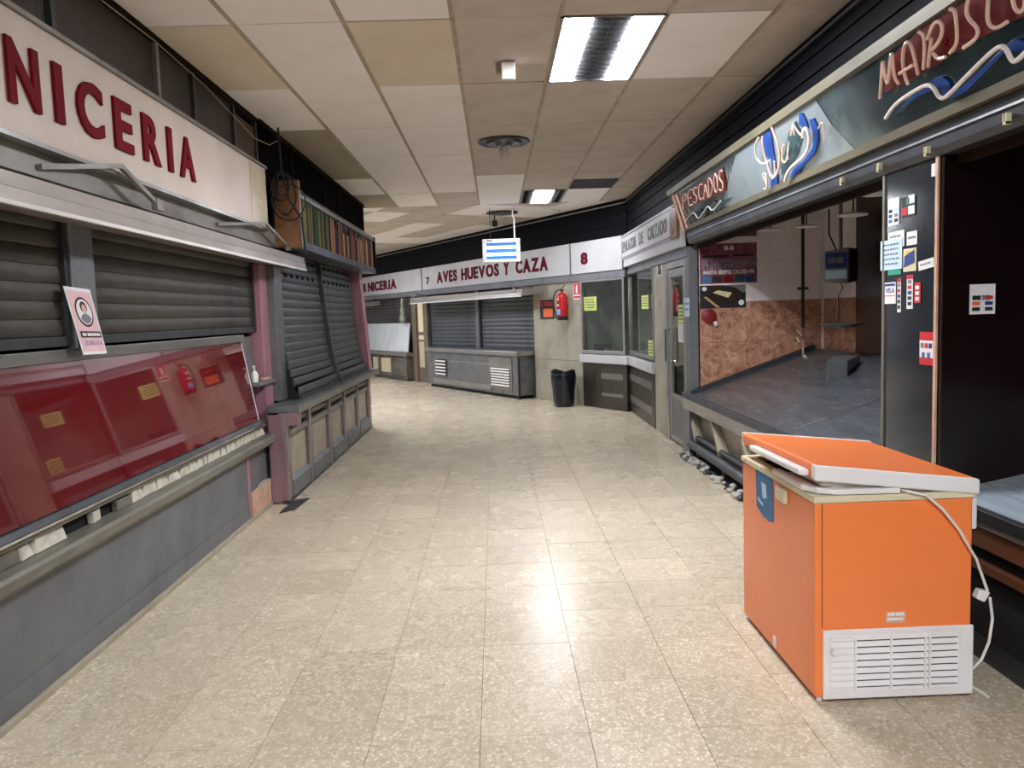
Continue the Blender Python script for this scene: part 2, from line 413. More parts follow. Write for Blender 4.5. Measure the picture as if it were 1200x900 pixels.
for i in range(-11, 2):
    for j in range(-13, 0):
        x0, y0 = 1.2*i, .6*j
        pl = [FF.pt(x, y, 0) for x, y in ((x0+.005, y0+.005), (x0+1.195, y0+.005), (x0+1.195, y0+.595), (x0+.005, y0+.595))]
        pl = [(p.x, p.y) for p in pl]
        pl = clip(pl, (0, 1), YS+.004)
        if len(pl) > 2: pl = clip(pl, (1, 0), -8)
        if len(pl) < 3: continue
        part(ce, 'panel', MB().prism_z(pl, CEIL, CEIL+.02), random.choice([m_cw, m_cg, m_cg, m_cw, m_cg]))

single('wall_left', 'dark wall closing the stalls on the left side', 'wall', FL, (3, 2.5, 0), box(-6, 11.55, 2.45, 2.6, 0, 3.2), m_brownboard, kind='structure')
single('wall_left_end', 'grey end wall of the left stalls at the side passage', 'wall', FL, (11.5, 3, 0), MB().box(11.3, 11.5, 1.95, 9, 0, 3.2), m_greypaint, kind='structure')
single('wall_right', 'dark wall behind the stalls on the right side', 'wall', FR, (-3, 3.6, 0), box(-12.5, 6, 3.6, 3.75, 0, 3.2), m_brownboard, kind='structure')
single('wall_rear', 'pale wall closing the passage behind the viewer', 'wall', F0, (0, -6, 0), box(-9, 4.2, -6.1, -6, 0, 3.2), m_conc, kind='structure')

# far, slanting side
wf = thing('wall_far', 'stained concrete panel wall carrying the fire extinguisher', 'wall', FF, (-1.95, 0, 0), kind='structure')
part(wf, 'wall_core', box(-2.7, -1.2, .03, .3, 0, 2.14), m_conc)
for a, b_, c, d in ((-2.69, -2.2, 0, .72), (-2.195, -1.2, 0, .72), (-2.69, -2.2, .725, 2.14), (-2.195, -1.2, .725, 2.14)):
    part(wf, 'slab', box(a, b_, 0, .03, c, d), m_conc, .003)
single('wall_far_backing', 'dark wall behind the far stalls', 'wall', FF, (-7, 1, 0), box(-16, -2.7, .9, 1.0, 0, 3.2), m_dark, kind='structure')
single('trim_1', 'black fascia band under the ceiling over the far stalls', 'fascia', FF, (-6, 0, 2.63),
       MB().box(-15, .0, 0, .2, 2.63, CEIL), m_black, kind='structure')
for i, z in enumerate((2.72, 2.86, 3.0)):
    pass
t = thing('trim_2', 'thin pale ceiling angle above the far black fascia', 'trim', FF, (-6, -.02, 3.1), kind='structure')
part(t, 'ceiling_angle', box(-15, -.02, -.03, 0, 3.10, 3.115), m_alu)
part(t, 'fascia_rib', box(-15, -.02, -.012, 0, 2.79, 2.81), m_black); part(t, 'fascia_rib', box(-15, -.02, -.012, 0, 2.96, 2.98), m_black)
t = thing('trim_3', 'black fascia band under the ceiling along the right stalls', 'fascia', FR, (-4, 1.97, 2.63), kind='structure')
part(t, 'fascia', box(-12.2, 6, 1.99, 2.2, 2.63, CEIL), m_black)
part(t, 'ceiling_angle', box(-12.18, 6, 1.955, 1.99, 3.10, 3.118), m_steeld)
for z in (2.78, 2.92, 3.03): part(t, 'fascia_rib', box(-12.2, 6, 1.975, 1.99, z, z+.02), m_black)
single('trim_4', 'grey steel beam below the far signboards', 'beam', FF, (-6, -.03, 2.02), box(-14, -.02, -.04, .1, 2.02, 2.13), m_greybeam, .004, kind='structure')
single('trim_5', 'grey steel beam above the glass door and side window', 'beam', FR, (-10, 1.99, 2.05), box(-12.1, -8.2, 1.98, 2.12, 2.06, 2.16), m_greybeam, .004, kind='structure')

# stall 8: two windows with a low wall
def window(name, label, fr, x0, x1, z0, z1, y, n):
    t = thing(name, label, 'window', fr, ((x0+x1)/2, y, z0), kind='structure')
    w_ = .05
    part(t, 'window_frame', MB().box(x0, x1, y-.03, y+.05, z0, z0+w_).box(x0, x1, y-.03, y+.05, z1-w_, z1)
         .box(x0, x0+w_, y-.03, y+.05, z0+w_, z1-w_).box(x1-w_, x1, y-.03, y+.05, z0+w_, z1-w_), m_alu, .004)
    part(t, 'pane', box(x0+w_, x1-w_, y+.008, y+.014, z0+w_, z1-w_), m_glass)
    return t
window('window_1', 'aluminium framed shop window of stall eight facing the passage', FF, -1.2, -.06, .86, 2.04, .0, 1)
window('window_2', 'aluminium framed side window of stall eight beside the concrete pillar', FR, -11.98, -10.02, .88, 2.1, 2.02, 1)
t = thing('wall_stall_interior', 'pale inner walls of stall eight seen through its windows', 'wall', FF, (-.6, .8, 0), kind='structure')
part(t, 'back_board', box(-1.3, .75, .62, .66, .8, 2.3), m_conc)
part(t, 'side_board', box(-1.3, -1.24, .05, .62, .8, 2.3), m_conc)
part(t, 'shelf', box(-1.24, .35, .05, .62, .78, .84), m_beige)
part(t, 'head_board', box(-1.3, .2, .06, .62, 2.1, 2.14), m_brownboard)
t = thing('wall_stall_side', 'inner side wall of stall eight behind the side window', 'wall', FR, (-11, 3, 0), kind='structure')
part(t, 'back_board', box(-12.4, -8.3, 3.2, 3.25, 0, 2.6), m_conc)
part(t, 'cross_board', box(-9.3, -9.25, 2.1, 3.2, 0, 2.6), m_conc)
part(t, 'head_board', box(-12.2, -8.3, 2.2, 3.2, 2.2, 2.24), m_brownboard)
part(t, 'shelf', box(-11.9, -10.1, 2.1, 2.6, .78, .84), m_beige)
t = thing('window_counter', 'white stone sill running round the corner below the stall eight windows', 'sill', FF, (-.6, -.05, .72), kind='structure')
part(t, 'sill', box(-1.22, .02, -.06, .06, .715, .845), m_white, .006)
c0 = FF.loc(FR.pt(-11.98, 1.99, 0))
tt = [FF.loc(FR.pt(x, y, 0)) for x, y in ((-12.1, 1.96), (-10.02, 1.96), (-10.02, 2.1), (-12.1, 2.1))]
part(t, 'sill', MB().prism_z([(p.x, p.y) for p in tt], .713, .847), m_white, .006)
t = thing('low_wall', 'brown metal panelled low wall under the front window of stall eight', 'low wall', FF, (-.6, 0, 0), kind='structure')
m_bm = M('brown_metal', '4b443d', .35, .4, dirt='37312c', amt=.7, scale=3)
m_bml = M('grey_stripe', '7f7d79', .35, .5)
part(t, 'panel', box(-1.2, -.72, -.01, .05, 0, .71), m_bm, .004); part(t, 'panel', box(-.715, -.06, -.01, .05, 0, .71), m_bm, .004)
part(t, 'hatch', box(-1.08, -.87, -.02, -.01, .3, .58), m_bm, .003); part(t, 'stripe', box(-.7, -.15, -.015, -.01, .47, .56), m_bml)
part(t, 'stripe', box(-.7, -.15, -.015, -.01, .2, .25), m_bml)
t = thing('low_wall', 'brown metal panelled low wall under the side window, with slanting grey stripes', 'low wall', FR, (-11, 2, 0), kind='structure')
part(t, 'panel', box(-12.0, -10.05, 2.0, 2.06, 0, .71), m_bm, .004)
for z in (.16, .48): part(t, 'stripe', box(-11.95, -10.2, 1.993, 2.0, z, z+.1), m_bml)
part(t, 'corner_post', box(-12.06, -11.99, 1.97, 2.06, 0, .71), m_alu, .004)
single('pillar', 'pale concrete pillar between the side window and the glass door', 'pillar', FR, (-9.65, 2.1, 0), box(-10.0, -9.32, 2.0, 2.4, 0, 2.1), m_conc, .006, kind='structure')
# door
d = thing('door_1', 'grey aluminium framed glass door beside the fish stall', 'door', FR, (-8.85, 2.02, 0), kind='structure')
part(d, 'door_frame', MB().box(-9.31, -9.22, 2.0, 2.08, 0, 2.06).box(-8.4, -8.3, 2.0, 2.08, 0, 2.06).box(-9.22, -8.4, 2.0, 2.08, 1.98, 2.06), m_alu, .004)
lf = part(d, 'door_leaf', MB().box(-9.2, -9.12, 2.01, 2.05, .02, 1.97).box(-8.5, -8.42, 2.01, 2.05, .02, 1.97).box(-9.12, -8.5, 2.01, 2.05, 1.88, 1.97).box(-9.12, -8.5, 2.01, 2.05, .02, .08).box(-9.12, -8.5, 2.01, 2.05, .5, .56), m_alu, .004)
part(d, 'kick_panel', box(-9.12, -8.5, 2.02, 2.04, .08, .5), m_greypaint)
part(d, 'pane', box(-9.12, -8.5, 2.027, 2.033, .56, 1.88), m_glass)
part(d, 'door_handle', MB().tube([FR_ for FR_ in ((-9.15, 2.01, .92), (-9.15, 1.96, .92), (-9.15, 1.96, 1.3), (-9.15, 2.01, 1.3))], .012), m_chrome)
single('wall_shop_side', 'plain wall inside the shop behind the glass door', 'wall', F0, (2.6, 9.2, 0), box(2.1, 3.2, 8.3, 8.36, 0, 2.6), m_conc, kind='structure')
single('door_post', 'mauve grey steel post at the left edge of the fish stall', 'post', FR, (-8.2, 2.05, 0), box(-8.3, -8.14, 1.99, 2.1, 0, 2.16), m_greypaint, .004, kind='structure')

# ------------------------------------------------------------------ ceiling fittings
def troffer(label, r, c, only=None, xy=None, mat=None):
    x0, y0 = xy or (C0+CW*c, R0+RD*r)
    t = thing('ceiling_light', label, 'ceiling light', F0, (x0+.3, y0+RD/2, CEIL), 'fluorescent ceiling troffers')
    part(t, 'housing', box(x0+.004, x0+.596, y0+.004, y0+RD-.004, CEIL+.003, CEIL+.02), m_steel)
    part(t, 'trim_frame', MB().box(x0, x0+.6, y0, y0+.02, CEIL-.006, CEIL+.004).box(x0, x0+.6, y0+RD-.02, y0+RD, CEIL-.006, CEIL+.004)
         .box(x0, x0+.02, y0, y0+RD, CEIL-.006, CEIL+.004).box(x0+.58, x0+.6, y0, y0+RD, CEIL-.006, CEIL+.004), m_aludirty)
    spots = [(.03, .185), (.415, .57)] if only is None else only
    for a, b_ in spots:
        part(t, 'diffuser', box(x0+a, x0+b_, y0+.02, y0+RD-.02, CEIL-.005, CEIL+.002), mat or m_lamp)
    lv = [(.19, .41)] if only is None else [(.03, only[0][0]-.01), (only[0][1]+.01, .57)]
    for a, b_ in lv:
        g = MB()
        for k in range(14): g.box(x0+a, x0+b_, y0+.05+k*.085, y0+.056+k*.085, CEIL-.012, CEIL+.002)
        g.box(x0+(a+b_)/2-.004, x0+(a+b_)/2+.004, y0+.03, y0+RD-.03, CEIL-.012, CEIL+.002)
        part(t, 'louvre', g, m_steeld)
    return t
troffer('large fluorescent ceiling light with two lit strips over the passage', 0, 4)
troffer('small looking far fluorescent ceiling light with one broad lit strip', 5, 4, [(.17, .43)], None, emit('dim_diffuser', 'f3f6ff', LAMP*.55))  # emission set lower than the other troffers to keep nearby signs darker
troffer('fluorescent ceiling light behind the viewer, on the right', -5, 4)
troffer('fluorescent ceiling light behind the viewer, on the left', -5, 2)
troffer('fluorescent ceiling light farthest behind the viewer', -8, 3)
troffer('fluorescent ceiling light in the side passage nearest the left kiosk', 0, 0, None, (-3.05, 12.7))
troffer('fluorescent ceiling light at the far end of the side passage', 0, 0, None, (-4.6, 16.6))
vx, vy = C0+CW*5, R0+RD*4
t = thing('ceiling_vent', 'dark rectangular air grille beside the far ceiling light', 'vent', F0, (vx+.3, vy+.9, CEIL))
part(t, 'panel', box(vx+.006, vx+.594, vy+.004, vy+.5, CEIL, CEIL+.02), m_cg)
part(t, 'backing', box(vx+.02, vx+.58, vy+.5, vy+RD-.01, CEIL+.003, CEIL+.02), m_dark)
for k in range(12): part(t, 'slat', box(vx+.02, vx+.58, vy+.52+k*.06, vy+.545+k*.06, CEIL-.008, CEIL+.004), m_steeld)
t = thing('round_diffuser', 'round grey ceiling diffuser with a rag of fluff hanging from it', 'vent', F0, (.14, 7.7, CEIL))
part(t, 'outer_ring', MB().lathe([(.12, CEIL), (.24, CEIL), (.25, CEIL-.012), (.235, CEIL-.02), (.19, CEIL-.008)], (.14, 7.7, 0), 32), m_steeld, smooth=True)
part(t, 'middle_ring', MB().lathe([(.06, CEIL-.005), (.17, CEIL-.012), (.16, CEIL-.034), (.1, CEIL-.02)], (.14, 7.7, 0), 32), m_steel, smooth=True)
part(t, 'core', MB().lathe([(.02, CEIL), (.09, CEIL-.02), (.07, CEIL-.05), (.0, CEIL-.052)], (.14, 7.7, 0), 24), m_steel, smooth=True)
fb = MB()
for k in range(9):
    a = k*2*math.pi/9; q = .02+.03*random.random()
    fb.tube([(.14+.01*math.cos(a), 7.68+.01*math.sin(a), CEIL-.05), (.14+q*math.cos(a), 7.68+q*math.sin(a), CEIL-.1), (.14+1.5*q*math.cos(a+.4), 7.68+q*math.sin(a), CEIL-.13-.06*random.random())], [.014, .011, .003], 6)
part(t, 'fluff', fb, m_cg, smooth=True)
t = thing('round_diffuser', 'far round ceiling diffuser above the hanging insect lamp', 'vent', F0, (.17, 13.0, CEIL))
part(t, 'outer_ring', MB().lathe([(.12, CEIL), (.25, CEIL), (.26, CEIL-.02), (.2, CEIL-.03)], (.17, 13.0, 0), 32), m_steeld, smooth=True)
part(t, 'core', MB().lathe([(.02, CEIL), (.18, CEIL-.02), (.1, CEIL-.045), (0, CEIL-.05)], (.17, 13.0, 0), 24), m_steel, smooth=True)
t = thing('emergency_light', 'small white box lamp fixed on the ceiling near the large light', 'lamp', F0, (.12, 5.3, CEIL))
part(t, 'base_plate', box(.06, .17, 5.34, 5.4, CEIL-.06, CEIL), m_cd)
part(t, 'lamp_box', box(.095, .185, 5.3, 5.345, CEIL-.115, CEIL-.005), m_pwhite, .006)
single('smoke_sensor', 'small pale sensor on the ceiling right of the far light', 'sensor', F0, (1.05, 12.9, CEIL-.03), MB().lathe([(.06, CEIL), (.06, CEIL-.02), (.04, CEIL-.04), (0, CEIL-.042)], (1.05, 12.9, 0), 20), m_pwhite, smooth=True)
single('sensor_box', 'small black sensor box below the ceiling over the insect lamp', 'sensor', F0, (.04, 13.3, 3.0), MB().box(0, .09, 13.3, 13.36, 2.98, 3.08).box(.035, .055, 13.32, 13.34, 3.08, CEIL), m_rubber, .004)
# insect lamp
IY = 12.5
q = [F0.px(*p, IY) for p in ((565, 281), (610, 279), (566, 308), (609, 307))]
ix0, ix1 = (q[0].x+q[2].x)/2, (q[1].x+q[3].x)/2; iz0, iz1 = (q[2].z+q[3].z)/2, (q[0].z+q[1].z)/2
t = thing('insect_lamp', 'white framed insect killer with two blue glowing tubes hanging from the ceiling', 'insect lamp', F0, ((ix0+ix1)/2, IY, iz0))
e = .06
part(t, 'frame', MB().box(ix0, ix1, IY-.05, IY+.05, iz0, iz0+e*.8).box(ix0, ix1, IY-.05, IY+.05, iz1-e, iz1).box(ix0, ix0+e, IY-.05, IY+.05, iz0+e*.8, iz1-e).box(ix1-e, ix1, IY-.05, IY+.05, iz0+e*.8, iz1-e), m_pwhite, .012)
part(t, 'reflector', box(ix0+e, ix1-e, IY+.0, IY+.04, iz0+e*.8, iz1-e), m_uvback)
for k in (.3, .72):
    z = iz0+e*.8+(iz1-iz0-1.8*e)*k
    part(t, 'tube', MB().tube([(ix0+e+.01, IY-.02, z), (ix1-e-.01, IY-.02, z)], .024, 12), m_uv, smooth=True)
for k in range(7):
    x = ix0+e+.01+k*(ix1-ix0-2*e-.02)/6
    part(t, 'grid_wire', MB().tube([(x, IY-.05, iz0+.04), (x, IY-.05, iz1-.05)], .0015, 5), m_steel)
part(t, 'maker_plate', box(ix0+.07, ix0+.15, IY-.053, IY-.05, iz1-.035, iz1-.015), m_inkg)
part(t, 'hanging_wire', MB().tube([(ix0+.13, IY, iz1), (ix0+.13, IY, CEIL)], .004, 6), m_steeld)
part(t, 'hanging_rod', MB().tube([(ix1-.08, IY, iz1), (ix1-.08, IY, iz1+.32), (ix1-.1, IY, iz1+.33), (ix1-.1, IY, CEIL)], .012, 8), m_pwhite, smooth=True)

# ================================================================== LEFT STALL (butcher)
def slat_prof(h, bulge):
    return [(0, 0), (-bulge*.7, h*.12), (-bulge, h*.45), (-bulge*.75, h*.8), (-.0, h*.97), (.006, h*.97), (.006, 0)]
def shutter(name, label, fr, x0, x1, z0, z1, y, h, mat, lean=0, group=None, bulge=.009, rail=True, left=True):
    n = max(1, round((z1-z0)/h)); h = (z1-z0)/n
    t = thing(name, label, 'roller shutter', fr, ((x0+x1)/2, y, z0), group)
    pr = MB().prism_x([(y+a, z0+b_) for a, b_ in slat_prof(h, bulge)], x0, x1)
    first = part(t, 'slat', pr, mat, smooth=True)
    yf = lean if callable(lean) else (lambda z: lean*(z-z0))
    for k in range(1, n): clone_part(first, t, 'slat', (0, yf(z0+k*h)-yf(z0), k*h))
    if callable(lean): return t, first
    if rail: part(t, 'bottom_rail', box(x0, x1, y-.02, y+.012, z0-.045, z0), m_steeld, .003)
    if left: part(t, 'guide_rail', MB().hexa([(x0-.025, y-.03, z0-.04), (x0, y-.03, z0-.04), (x0, y+.03, z0-.04), (x0-.025, y+.03, z0-.04)],
         [(x0-.025, y-.03+lean*(z1-z0), z1), (x0, y-.03+lean*(z1-z0), z1), (x0, y+.03+lean*(z1-z0), z1), (x0-.025, y+.03+lean*(z1-z0), z1)]), m_steeld)
    part(t, 'guide_rail', MB().hexa([(x1, y-.03, z0-.04), (x1+.025, y-.03, z0-.04), (x1+.025, y+.03, z0-.04), (x1, y+.03, z0-.04)],
         [(x1, y-.03+lean*(z1-z0), z1), (x1+.025, y-.03+lean*(z1-z0), z1), (x1+.025, y+.03+lean*(z1-z0), z1), (x1, y+.03+lean*(z1-z0), z1)]), m_steeld)
    return t, first
XN = 1.2
cnt = thing('display_counter', 'long butcher display counter with slanted red glass front and grey base panel', 'counter', FL, (3.8, 1.97, 0))
part(cnt, 'front_panel', box(XN, 6.05, 1.95, 1.98, .03, .5), m_greypaint, .004)
part(cnt, 'skirting', box(XN, 6.05, 1.943, 1.951, .03, .125), m_greypaint, .003)
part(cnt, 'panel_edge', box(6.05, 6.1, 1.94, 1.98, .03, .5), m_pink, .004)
part(cnt, 'end_panel', box(6.1, 6.74, 1.97, 2.0, .03, .56), m_greypaint)
part(cnt, 'carcass', box(XN, 6.7, 2.0, 2.4, .03, .7), m_dark)
part(cnt, 'kick_strip', MB().box(XN, 6.88, 1.925, 1.95, 0, .03), m_beige, .004)
part(cnt, 'ledge', MB().prism_x([(1.98, .5), (1.9, .52), (1.875, .545), (1.875, .585), (1.89, .6), (1.98, .605)], XN, 6.7), m_olive, .002)
part(cnt, 'slot_backing', box(XN, 6.6, 1.985, 2.0, .6, .68), m_dark)
xx = 2.3; k = 0
while xx < 6.45:
    L = random.choice([.17, .2, .24, .14, .1]) if xx < 5 else random.choice([.08, .11, .14])
    if random.random() > .17 or xx > 5.2:
        m = MB(); tl = random.uniform(-.02, .02); top = random.choice([0, 0, -.012, -.025]) if xx < 5 else 0
        m.hexa([(xx, 1.945+random.uniform(0, .02), .607), (xx+L-.006, 1.945+random.uniform(0, .02), .607), (xx+L-.006, 1.978, .607), (xx, 1.978, .607)],
               [(xx, 1.95, .672+top), (xx+L-.006, 1.95+abs(tl), .672+random.choice([0, top])), (xx+L-.006, 1.984, .672), (xx, 1.984, .672)])
        part(cnt, 'marble_piece', m, m_olive if (k % 3 == 0 and xx < 4.4) else m_marble)
    xx += L; k += 1
part(cnt, 'moulding', box(XN, 6.6, 1.94, 2.0, .674, .70), m_olive, .003)
part(cnt, 'glass_rail', MB().prism_x([(1.925, .70), (1.925, .715), (1.945, .74), (1.985, .75), (2.0, .70)], XN, 6.55), m_steeld, .002)
part(cnt, 'rail_edge', box(XN, 6.5, 1.92, 1.926, .702, .712), m_chrome)
part(cnt, 'glass_pane', MB().prism_x([(1.952, .745), (1.962, .745), (2.067, 1.39), (2.057, 1.39)], XN, 6.44), m_redglass, label='dark red tinted glossy slanted glass')
part(cnt, 'glass_edge', MB().prism_x([(1.949, .745), (1.965, .745), (2.07, 1.39), (2.054, 1.39)], 6.44, 6.452), m_pwhite)
part(cnt, 'top_rail', box(XN, 6.46, 2.03, 2.08, 1.385, 1.44), m_alu, .004)
part(cnt, 'cheek_plate', box(6.46, 6.72, 2.05, 2.08, .76, 1.42), m_greypaint, .003)
part(cnt, 'side_shelf', box(6.2, 6.98, 1.99, 2.05, 1.01, 1.045), m_greypaint, .003) if False else None
sh = single('side_shelf', 'narrow grey shelf fixed beside the red glass next to the mauve post', 'shelf', FL, (6.7, 2.0, 1.01), box(6.46, 7.0, 1.93, 2.05, 1.015, 1.045), m_greypaint, .003)
p = FL.px(294, 447, 2.0)
t = thing('soap_dispenser', 'small white pump bottle on the shelf beside the red glass', 'bottle', FL, (6.52, 1.99, 1.045))
bx, by = 6.52, 1.985
part(t, 'bottle', MB().lathe([(.0, 1.045), (.028, 1.047), (.03, 1.11), (.022, 1.13), (.012, 1.135), (.012, 1.145)], (bx, by, 0), 16), m_pwhite, smooth=True)
part(t, 'pump', MB().tube([(bx, by, 1.145), (bx, by, 1.175)], .006).box(bx-.03, bx+.012, by-.008, by+.008, 1.172, 1.184), m_pwhite)
single('soap_bar', 'pinkish small block on the shelf by the mauve post', 'soap', FL, (6.8, 1.98, 1.045), box(6.68, 6.85, 1.95, 1.99, 1.046, 1.068), m_board, .006)
t = thing('loose_board', 'broken pinkish board standing on the floor at the end of the grey counter panel', 'board', FL, (6.45, 1.95, 0))
part(t, 'board', MB().slab([(6.11, 1.935, .032), (6.86, 1.935, .032), (6.86, 1.935, .2), (6.6, 1.935, .195), (6.4, 1.935, .215), (6.11, 1.935, .2)], (0, .03, 0)), m_board)
part(t, 'chipped_edge', MB().slab([(6.3, 1.93, .195), (6.86, 1.93, .2), (6.86, 1.945, .235), (6.62, 1.945, .225), (6.5, 1.945, .24), (6.35, 1.945, .225)], (0, .02, 0)), m_beige)

shutter('roller_shutter', 'long brown-grey roller shutter between the steel mullion and the mauve post', FL, 4.08, 6.72, 1.5, 2.16, 2.04, .0825, m_slat, group='shutters of the butcher stall on the left')
shutter('roller_shutter', 'brown-grey roller shutter at the left picture edge beside the portrait poster', FL, XN, 3.8, 1.5, 2.16, 2.04, .0825, m_slat, group='shutters of the butcher stall on the left')
single('mullion', 'grey steel mullion between the two butcher shutters', 'post', FL, (3.94, 2.0, 1.44), box(3.83, 4.05, 1.995, 2.07, 1.44, 2.2), m_steel, .004)
t = thing('corner_post', 'tall grey post between the two left stalls with a mauve reflection painted on', 'post', FL, (6.95, 2.0, 0))
part(t, 'reflection_face', box(6.75, 6.96, 1.965, 2.1, 0, 2.025), m_pink, .006)  # purple reflection on the metal post put into its colour
part(t, 'steel_face', box(6.965, 7.2, 1.9, 2.1, .84, 2.02), m_steel, .006)
# portrait poster
t = thing('portrait_poster', 'pink paper poster with an oval portrait taped on the counter rail', 'poster', FL, (3.9, 1.98, 1.41))
A, B_, C_, D_ = (3.74, 1.992, 1.735), (3.98, 1.992, 1.725), (4.06, 1.97, 1.405), (3.83, 1.97, 1.41)
def pp(u, v, dy=-.002):
    a = Vector(A)*(1-u)+Vector(B_)*u; b_ = Vector(D_)*(1-u)+Vector(C_)*u; r = a*(1-v)+b_*v; return (r.x, r.y+dy, r.z)
m_pink2 = M('poster_pink', 'd9b3b6', .8, amt=.15); m_brown = M('print_brown', '3a241d', .7); m_skin = M('print_skin', 'd8a893', .8); m_lil = M('print_lilac', 'a083b4', .8)
part(t, 'sheet', MB().slab([A, B_, C_, D_], (0, .002, 0)), m_paper)
part(t, 'print_field', MB().slab([pp(*q) for q in ((.05, .05), (.95, .05), (.95, .95), (.05, .95))], (0, .001, 0)), m_pink2)
def ell(cx, cy, rx, ry, dy, n=28): return [pp(cx+rx*math.cos(k*2*math.pi/n), cy+ry*math.sin(k*2*math.pi/n), dy) for k in range(n)]
part(t, 'oval_frame', MB().slab(ell(.5, .36, .33, .225, -.003), (0, .001, 0)), m_brown)
part(t, 'oval_ground', MB().slab(ell(.5, .36, .28, .19, -.004), (0, .001, 0)), m_paper)
part(t, 'portrait_bust', MB().slab([pp(.29, .46, -.005), pp(.36, .41, -.005), pp(.46, .385, -.005), pp(.54, .385, -.005), pp(.64, .41, -.005), pp(.71, .46, -.005), pp(.62, .515, -.005), pp(.5, .54, -.005), pp(.38, .515, -.005)], (0, .001, 0)), m_inkg)
part(t, 'portrait_hair', MB().slab(ell(.5, .285, .13, .085, -.005), (0, .001, 0)), m_brown)
part(t, 'portrait_face', MB().slab(ell(.5, .315, .085, .07, -.006), (0, .001, 0)), m_skin)
part(t, 'title_band', MB().slab([pp(.1, .65, -.004), pp(.93, .65, -.004), pp(.93, .745, -.004), pp(.1, .745, -.004)], (0, .001, 0)), m_brown)
lm = MB(); 
for u0, u1 in ((.17, .24), (.26, .31), (.36, .45), (.47, .53), (.55, .62), (.64, .71), (.73, .79), (.81, .87)): lm.slab([pp(u0, .675, -.005), pp(u1, .675, -.005), pp(u1, .72, -.005), pp(u0, .72, -.005)], (0, .001, 0))
part(t, 'title_print', lm, m_paper)
lm = line_mb('DE MALAGA', 0, 1, 0, 1, 0, 0, .01); lm.v = [pp(.18+v[0]*.7, .86-v[2]*.075, -.004) for v in lm.v]
part(t, 'place_print', lm, m_lil)
# hood
def hood(label, fr, x0, x1, y, z, wy, arms, grp):
    t = thing('lamp_hood', label, 'lamp hood', fr, ((x0+x1)/2, y+.1, z), grp)
    part(t, 'upper_strip', MB().prism_x([(wy, z+.15), (y+.012, z+.115), (y+.01, z+.06), (y+.03, z+.06), (y+.03, z+.1), (wy, z+.13)], x0, x1), m_hood)
    part(t, 'lower_strip', MB().prism_x([(y, z+.056), (y-.006, z+.005), (y+.01, z), (wy, z+.03), (wy, z+.045), (y+.03, z+.05)], x0, x1), m_hood if fr is FL else m_alu)
    part(t, 'lip', box(x0, x1, y-.012, y+.004, z-.012, z+.006), m_pwhite, .002)
    part(t, 'end_cap', MB().prism_x([(wy, z+.15), (y+.012, z+.115), (y-.004, z), (wy, z+.03)], x1, x1+.02), m_aludirty)
    for pts in arms:
        a = part(t, 'bracket_arm', MB().tube(pts, .016, 4), m_aludirty)
        p = pts[-1]; part(a, 'bracket_plate', box(p[0]-.05, p[0]+.03, p[1]-.02, p[1]+.015, p[2]-.03, p[2]+.03), m_aludirty, .004, base=t)
    return t
hood('long dirty aluminium hood under the white butcher sign on the left', FL, XN, 7.5, 1.75, 2.005, 2.02,
     [[(3.35, 1.84, 2.2), (3.9, 1.76, 2.3), (4.3, 1.76, 2.17)], [(5.43, 1.84, 2.2), (6.3, 1.76, 2.3), (6.95, 1.76, 2.17)]], 'aluminium lamp hoods')
single('soffit_board', 'stained grey board between the butcher sign and its hood', 'board', FL, (4, 1.9, 2.13), box(XN, 6.9, 1.85, 1.9, 2.16, 2.32), m_aludirty)
# sign
sg = thing('shop_sign', 'large cream butcher signboard on the left with red raised letters', 'sign', FL, (4, 1.83, 2.28))
part(sg, 'sign_panel', box(XN, 6.52, 1.8, 1.85, 2.28, 2.755), m_cream, .004)
part(sg, 'top_trim', box(XN, 6.53, 1.785, 1.86, 2.755, 2.775), m_aludirty); part(sg, 'bottom_trim', box(XN, 6.53, 1.785, 1.86, 2.262, 2.28), m_alu)
part(sg, 'tape_patch', box(6.1, 6.5, 1.797, 1.8, 2.3, 2.74), M('old_tape', 'c9bca4', .25, dirt='b5a486', amt=.7, scale=5))
for ch, a, b_ in (('C', 2.05, 2.34), ('A', 2.41, 2.66), ('R', 2.74, 2.98), ('N', 3.1, 3.31), ('I', 3.42, 3.485), ('C', 3.6, 3.83), ('E', 3.94, 4.13), ('R', 4.25, 4.46), ('I', 4.565, 4.625), ('A', 4.73, 4.96)):
    part(sg, 'letter', letter_mb(ch, a, b_, 2.395, 2.64, 1.8, .014, .03), m_red)
# overhead grille
og = thing('overhead_grille', 'dark brown wire grille closing the gap above the butcher sign', 'grille', FL, (4, 1.88, 2.77))
def grille_mat():
    m, nt, b = nodes('wire_mesh'); v = coords(nt)
    wv = nt.nodes.new('ShaderNodeTexWave'); wv.inputs['Scale'].default_value = 14; wv.bands_direction = 'X'; wv.inputs['Distortion'].default_value = .4
    nt.links.new(v, wv.inputs['Vector']); f = noise(nt, 3, 5, .6, v)
    c = mix_rgb(nt, wv.outputs['Fac'], col('1a120c'), col('4a3a2c')); c = mix_rgb(nt, span(nt, f, .4, .7, 0, .8), c, col('241810'))
    nt.links.new(c, b.inputs['Base Color']); b.inputs['Roughness'].default_value = .6; bump(nt, b, wv.outputs['Fac'], .4, .004); return m
part(og, 'mesh_panel', box(XN, 6.0, 1.885, 1.9, 2.77, CEIL), grille_mat())
part(og, 'plywood', box(6.02, 6.55, 1.88, 1.9, 2.77, CEIL-.08), M('reddish_ply', '4d2f23', .6, dirt='2f1c14', amt=.6))
for x in (2.6, 3.6, 4.69, 5.24, 6.02, 6.56): part(og, 'grille_post', box(x-.018, x+.018, 1.862, 1.89, 2.77, CEIL), m_steeld if x != 4.69 else m_aludirty)
part(og, 'rail', box(XN, 6.6, 1.86, 1.89, CEIL-.04, CEIL-.0), m_brownboard)
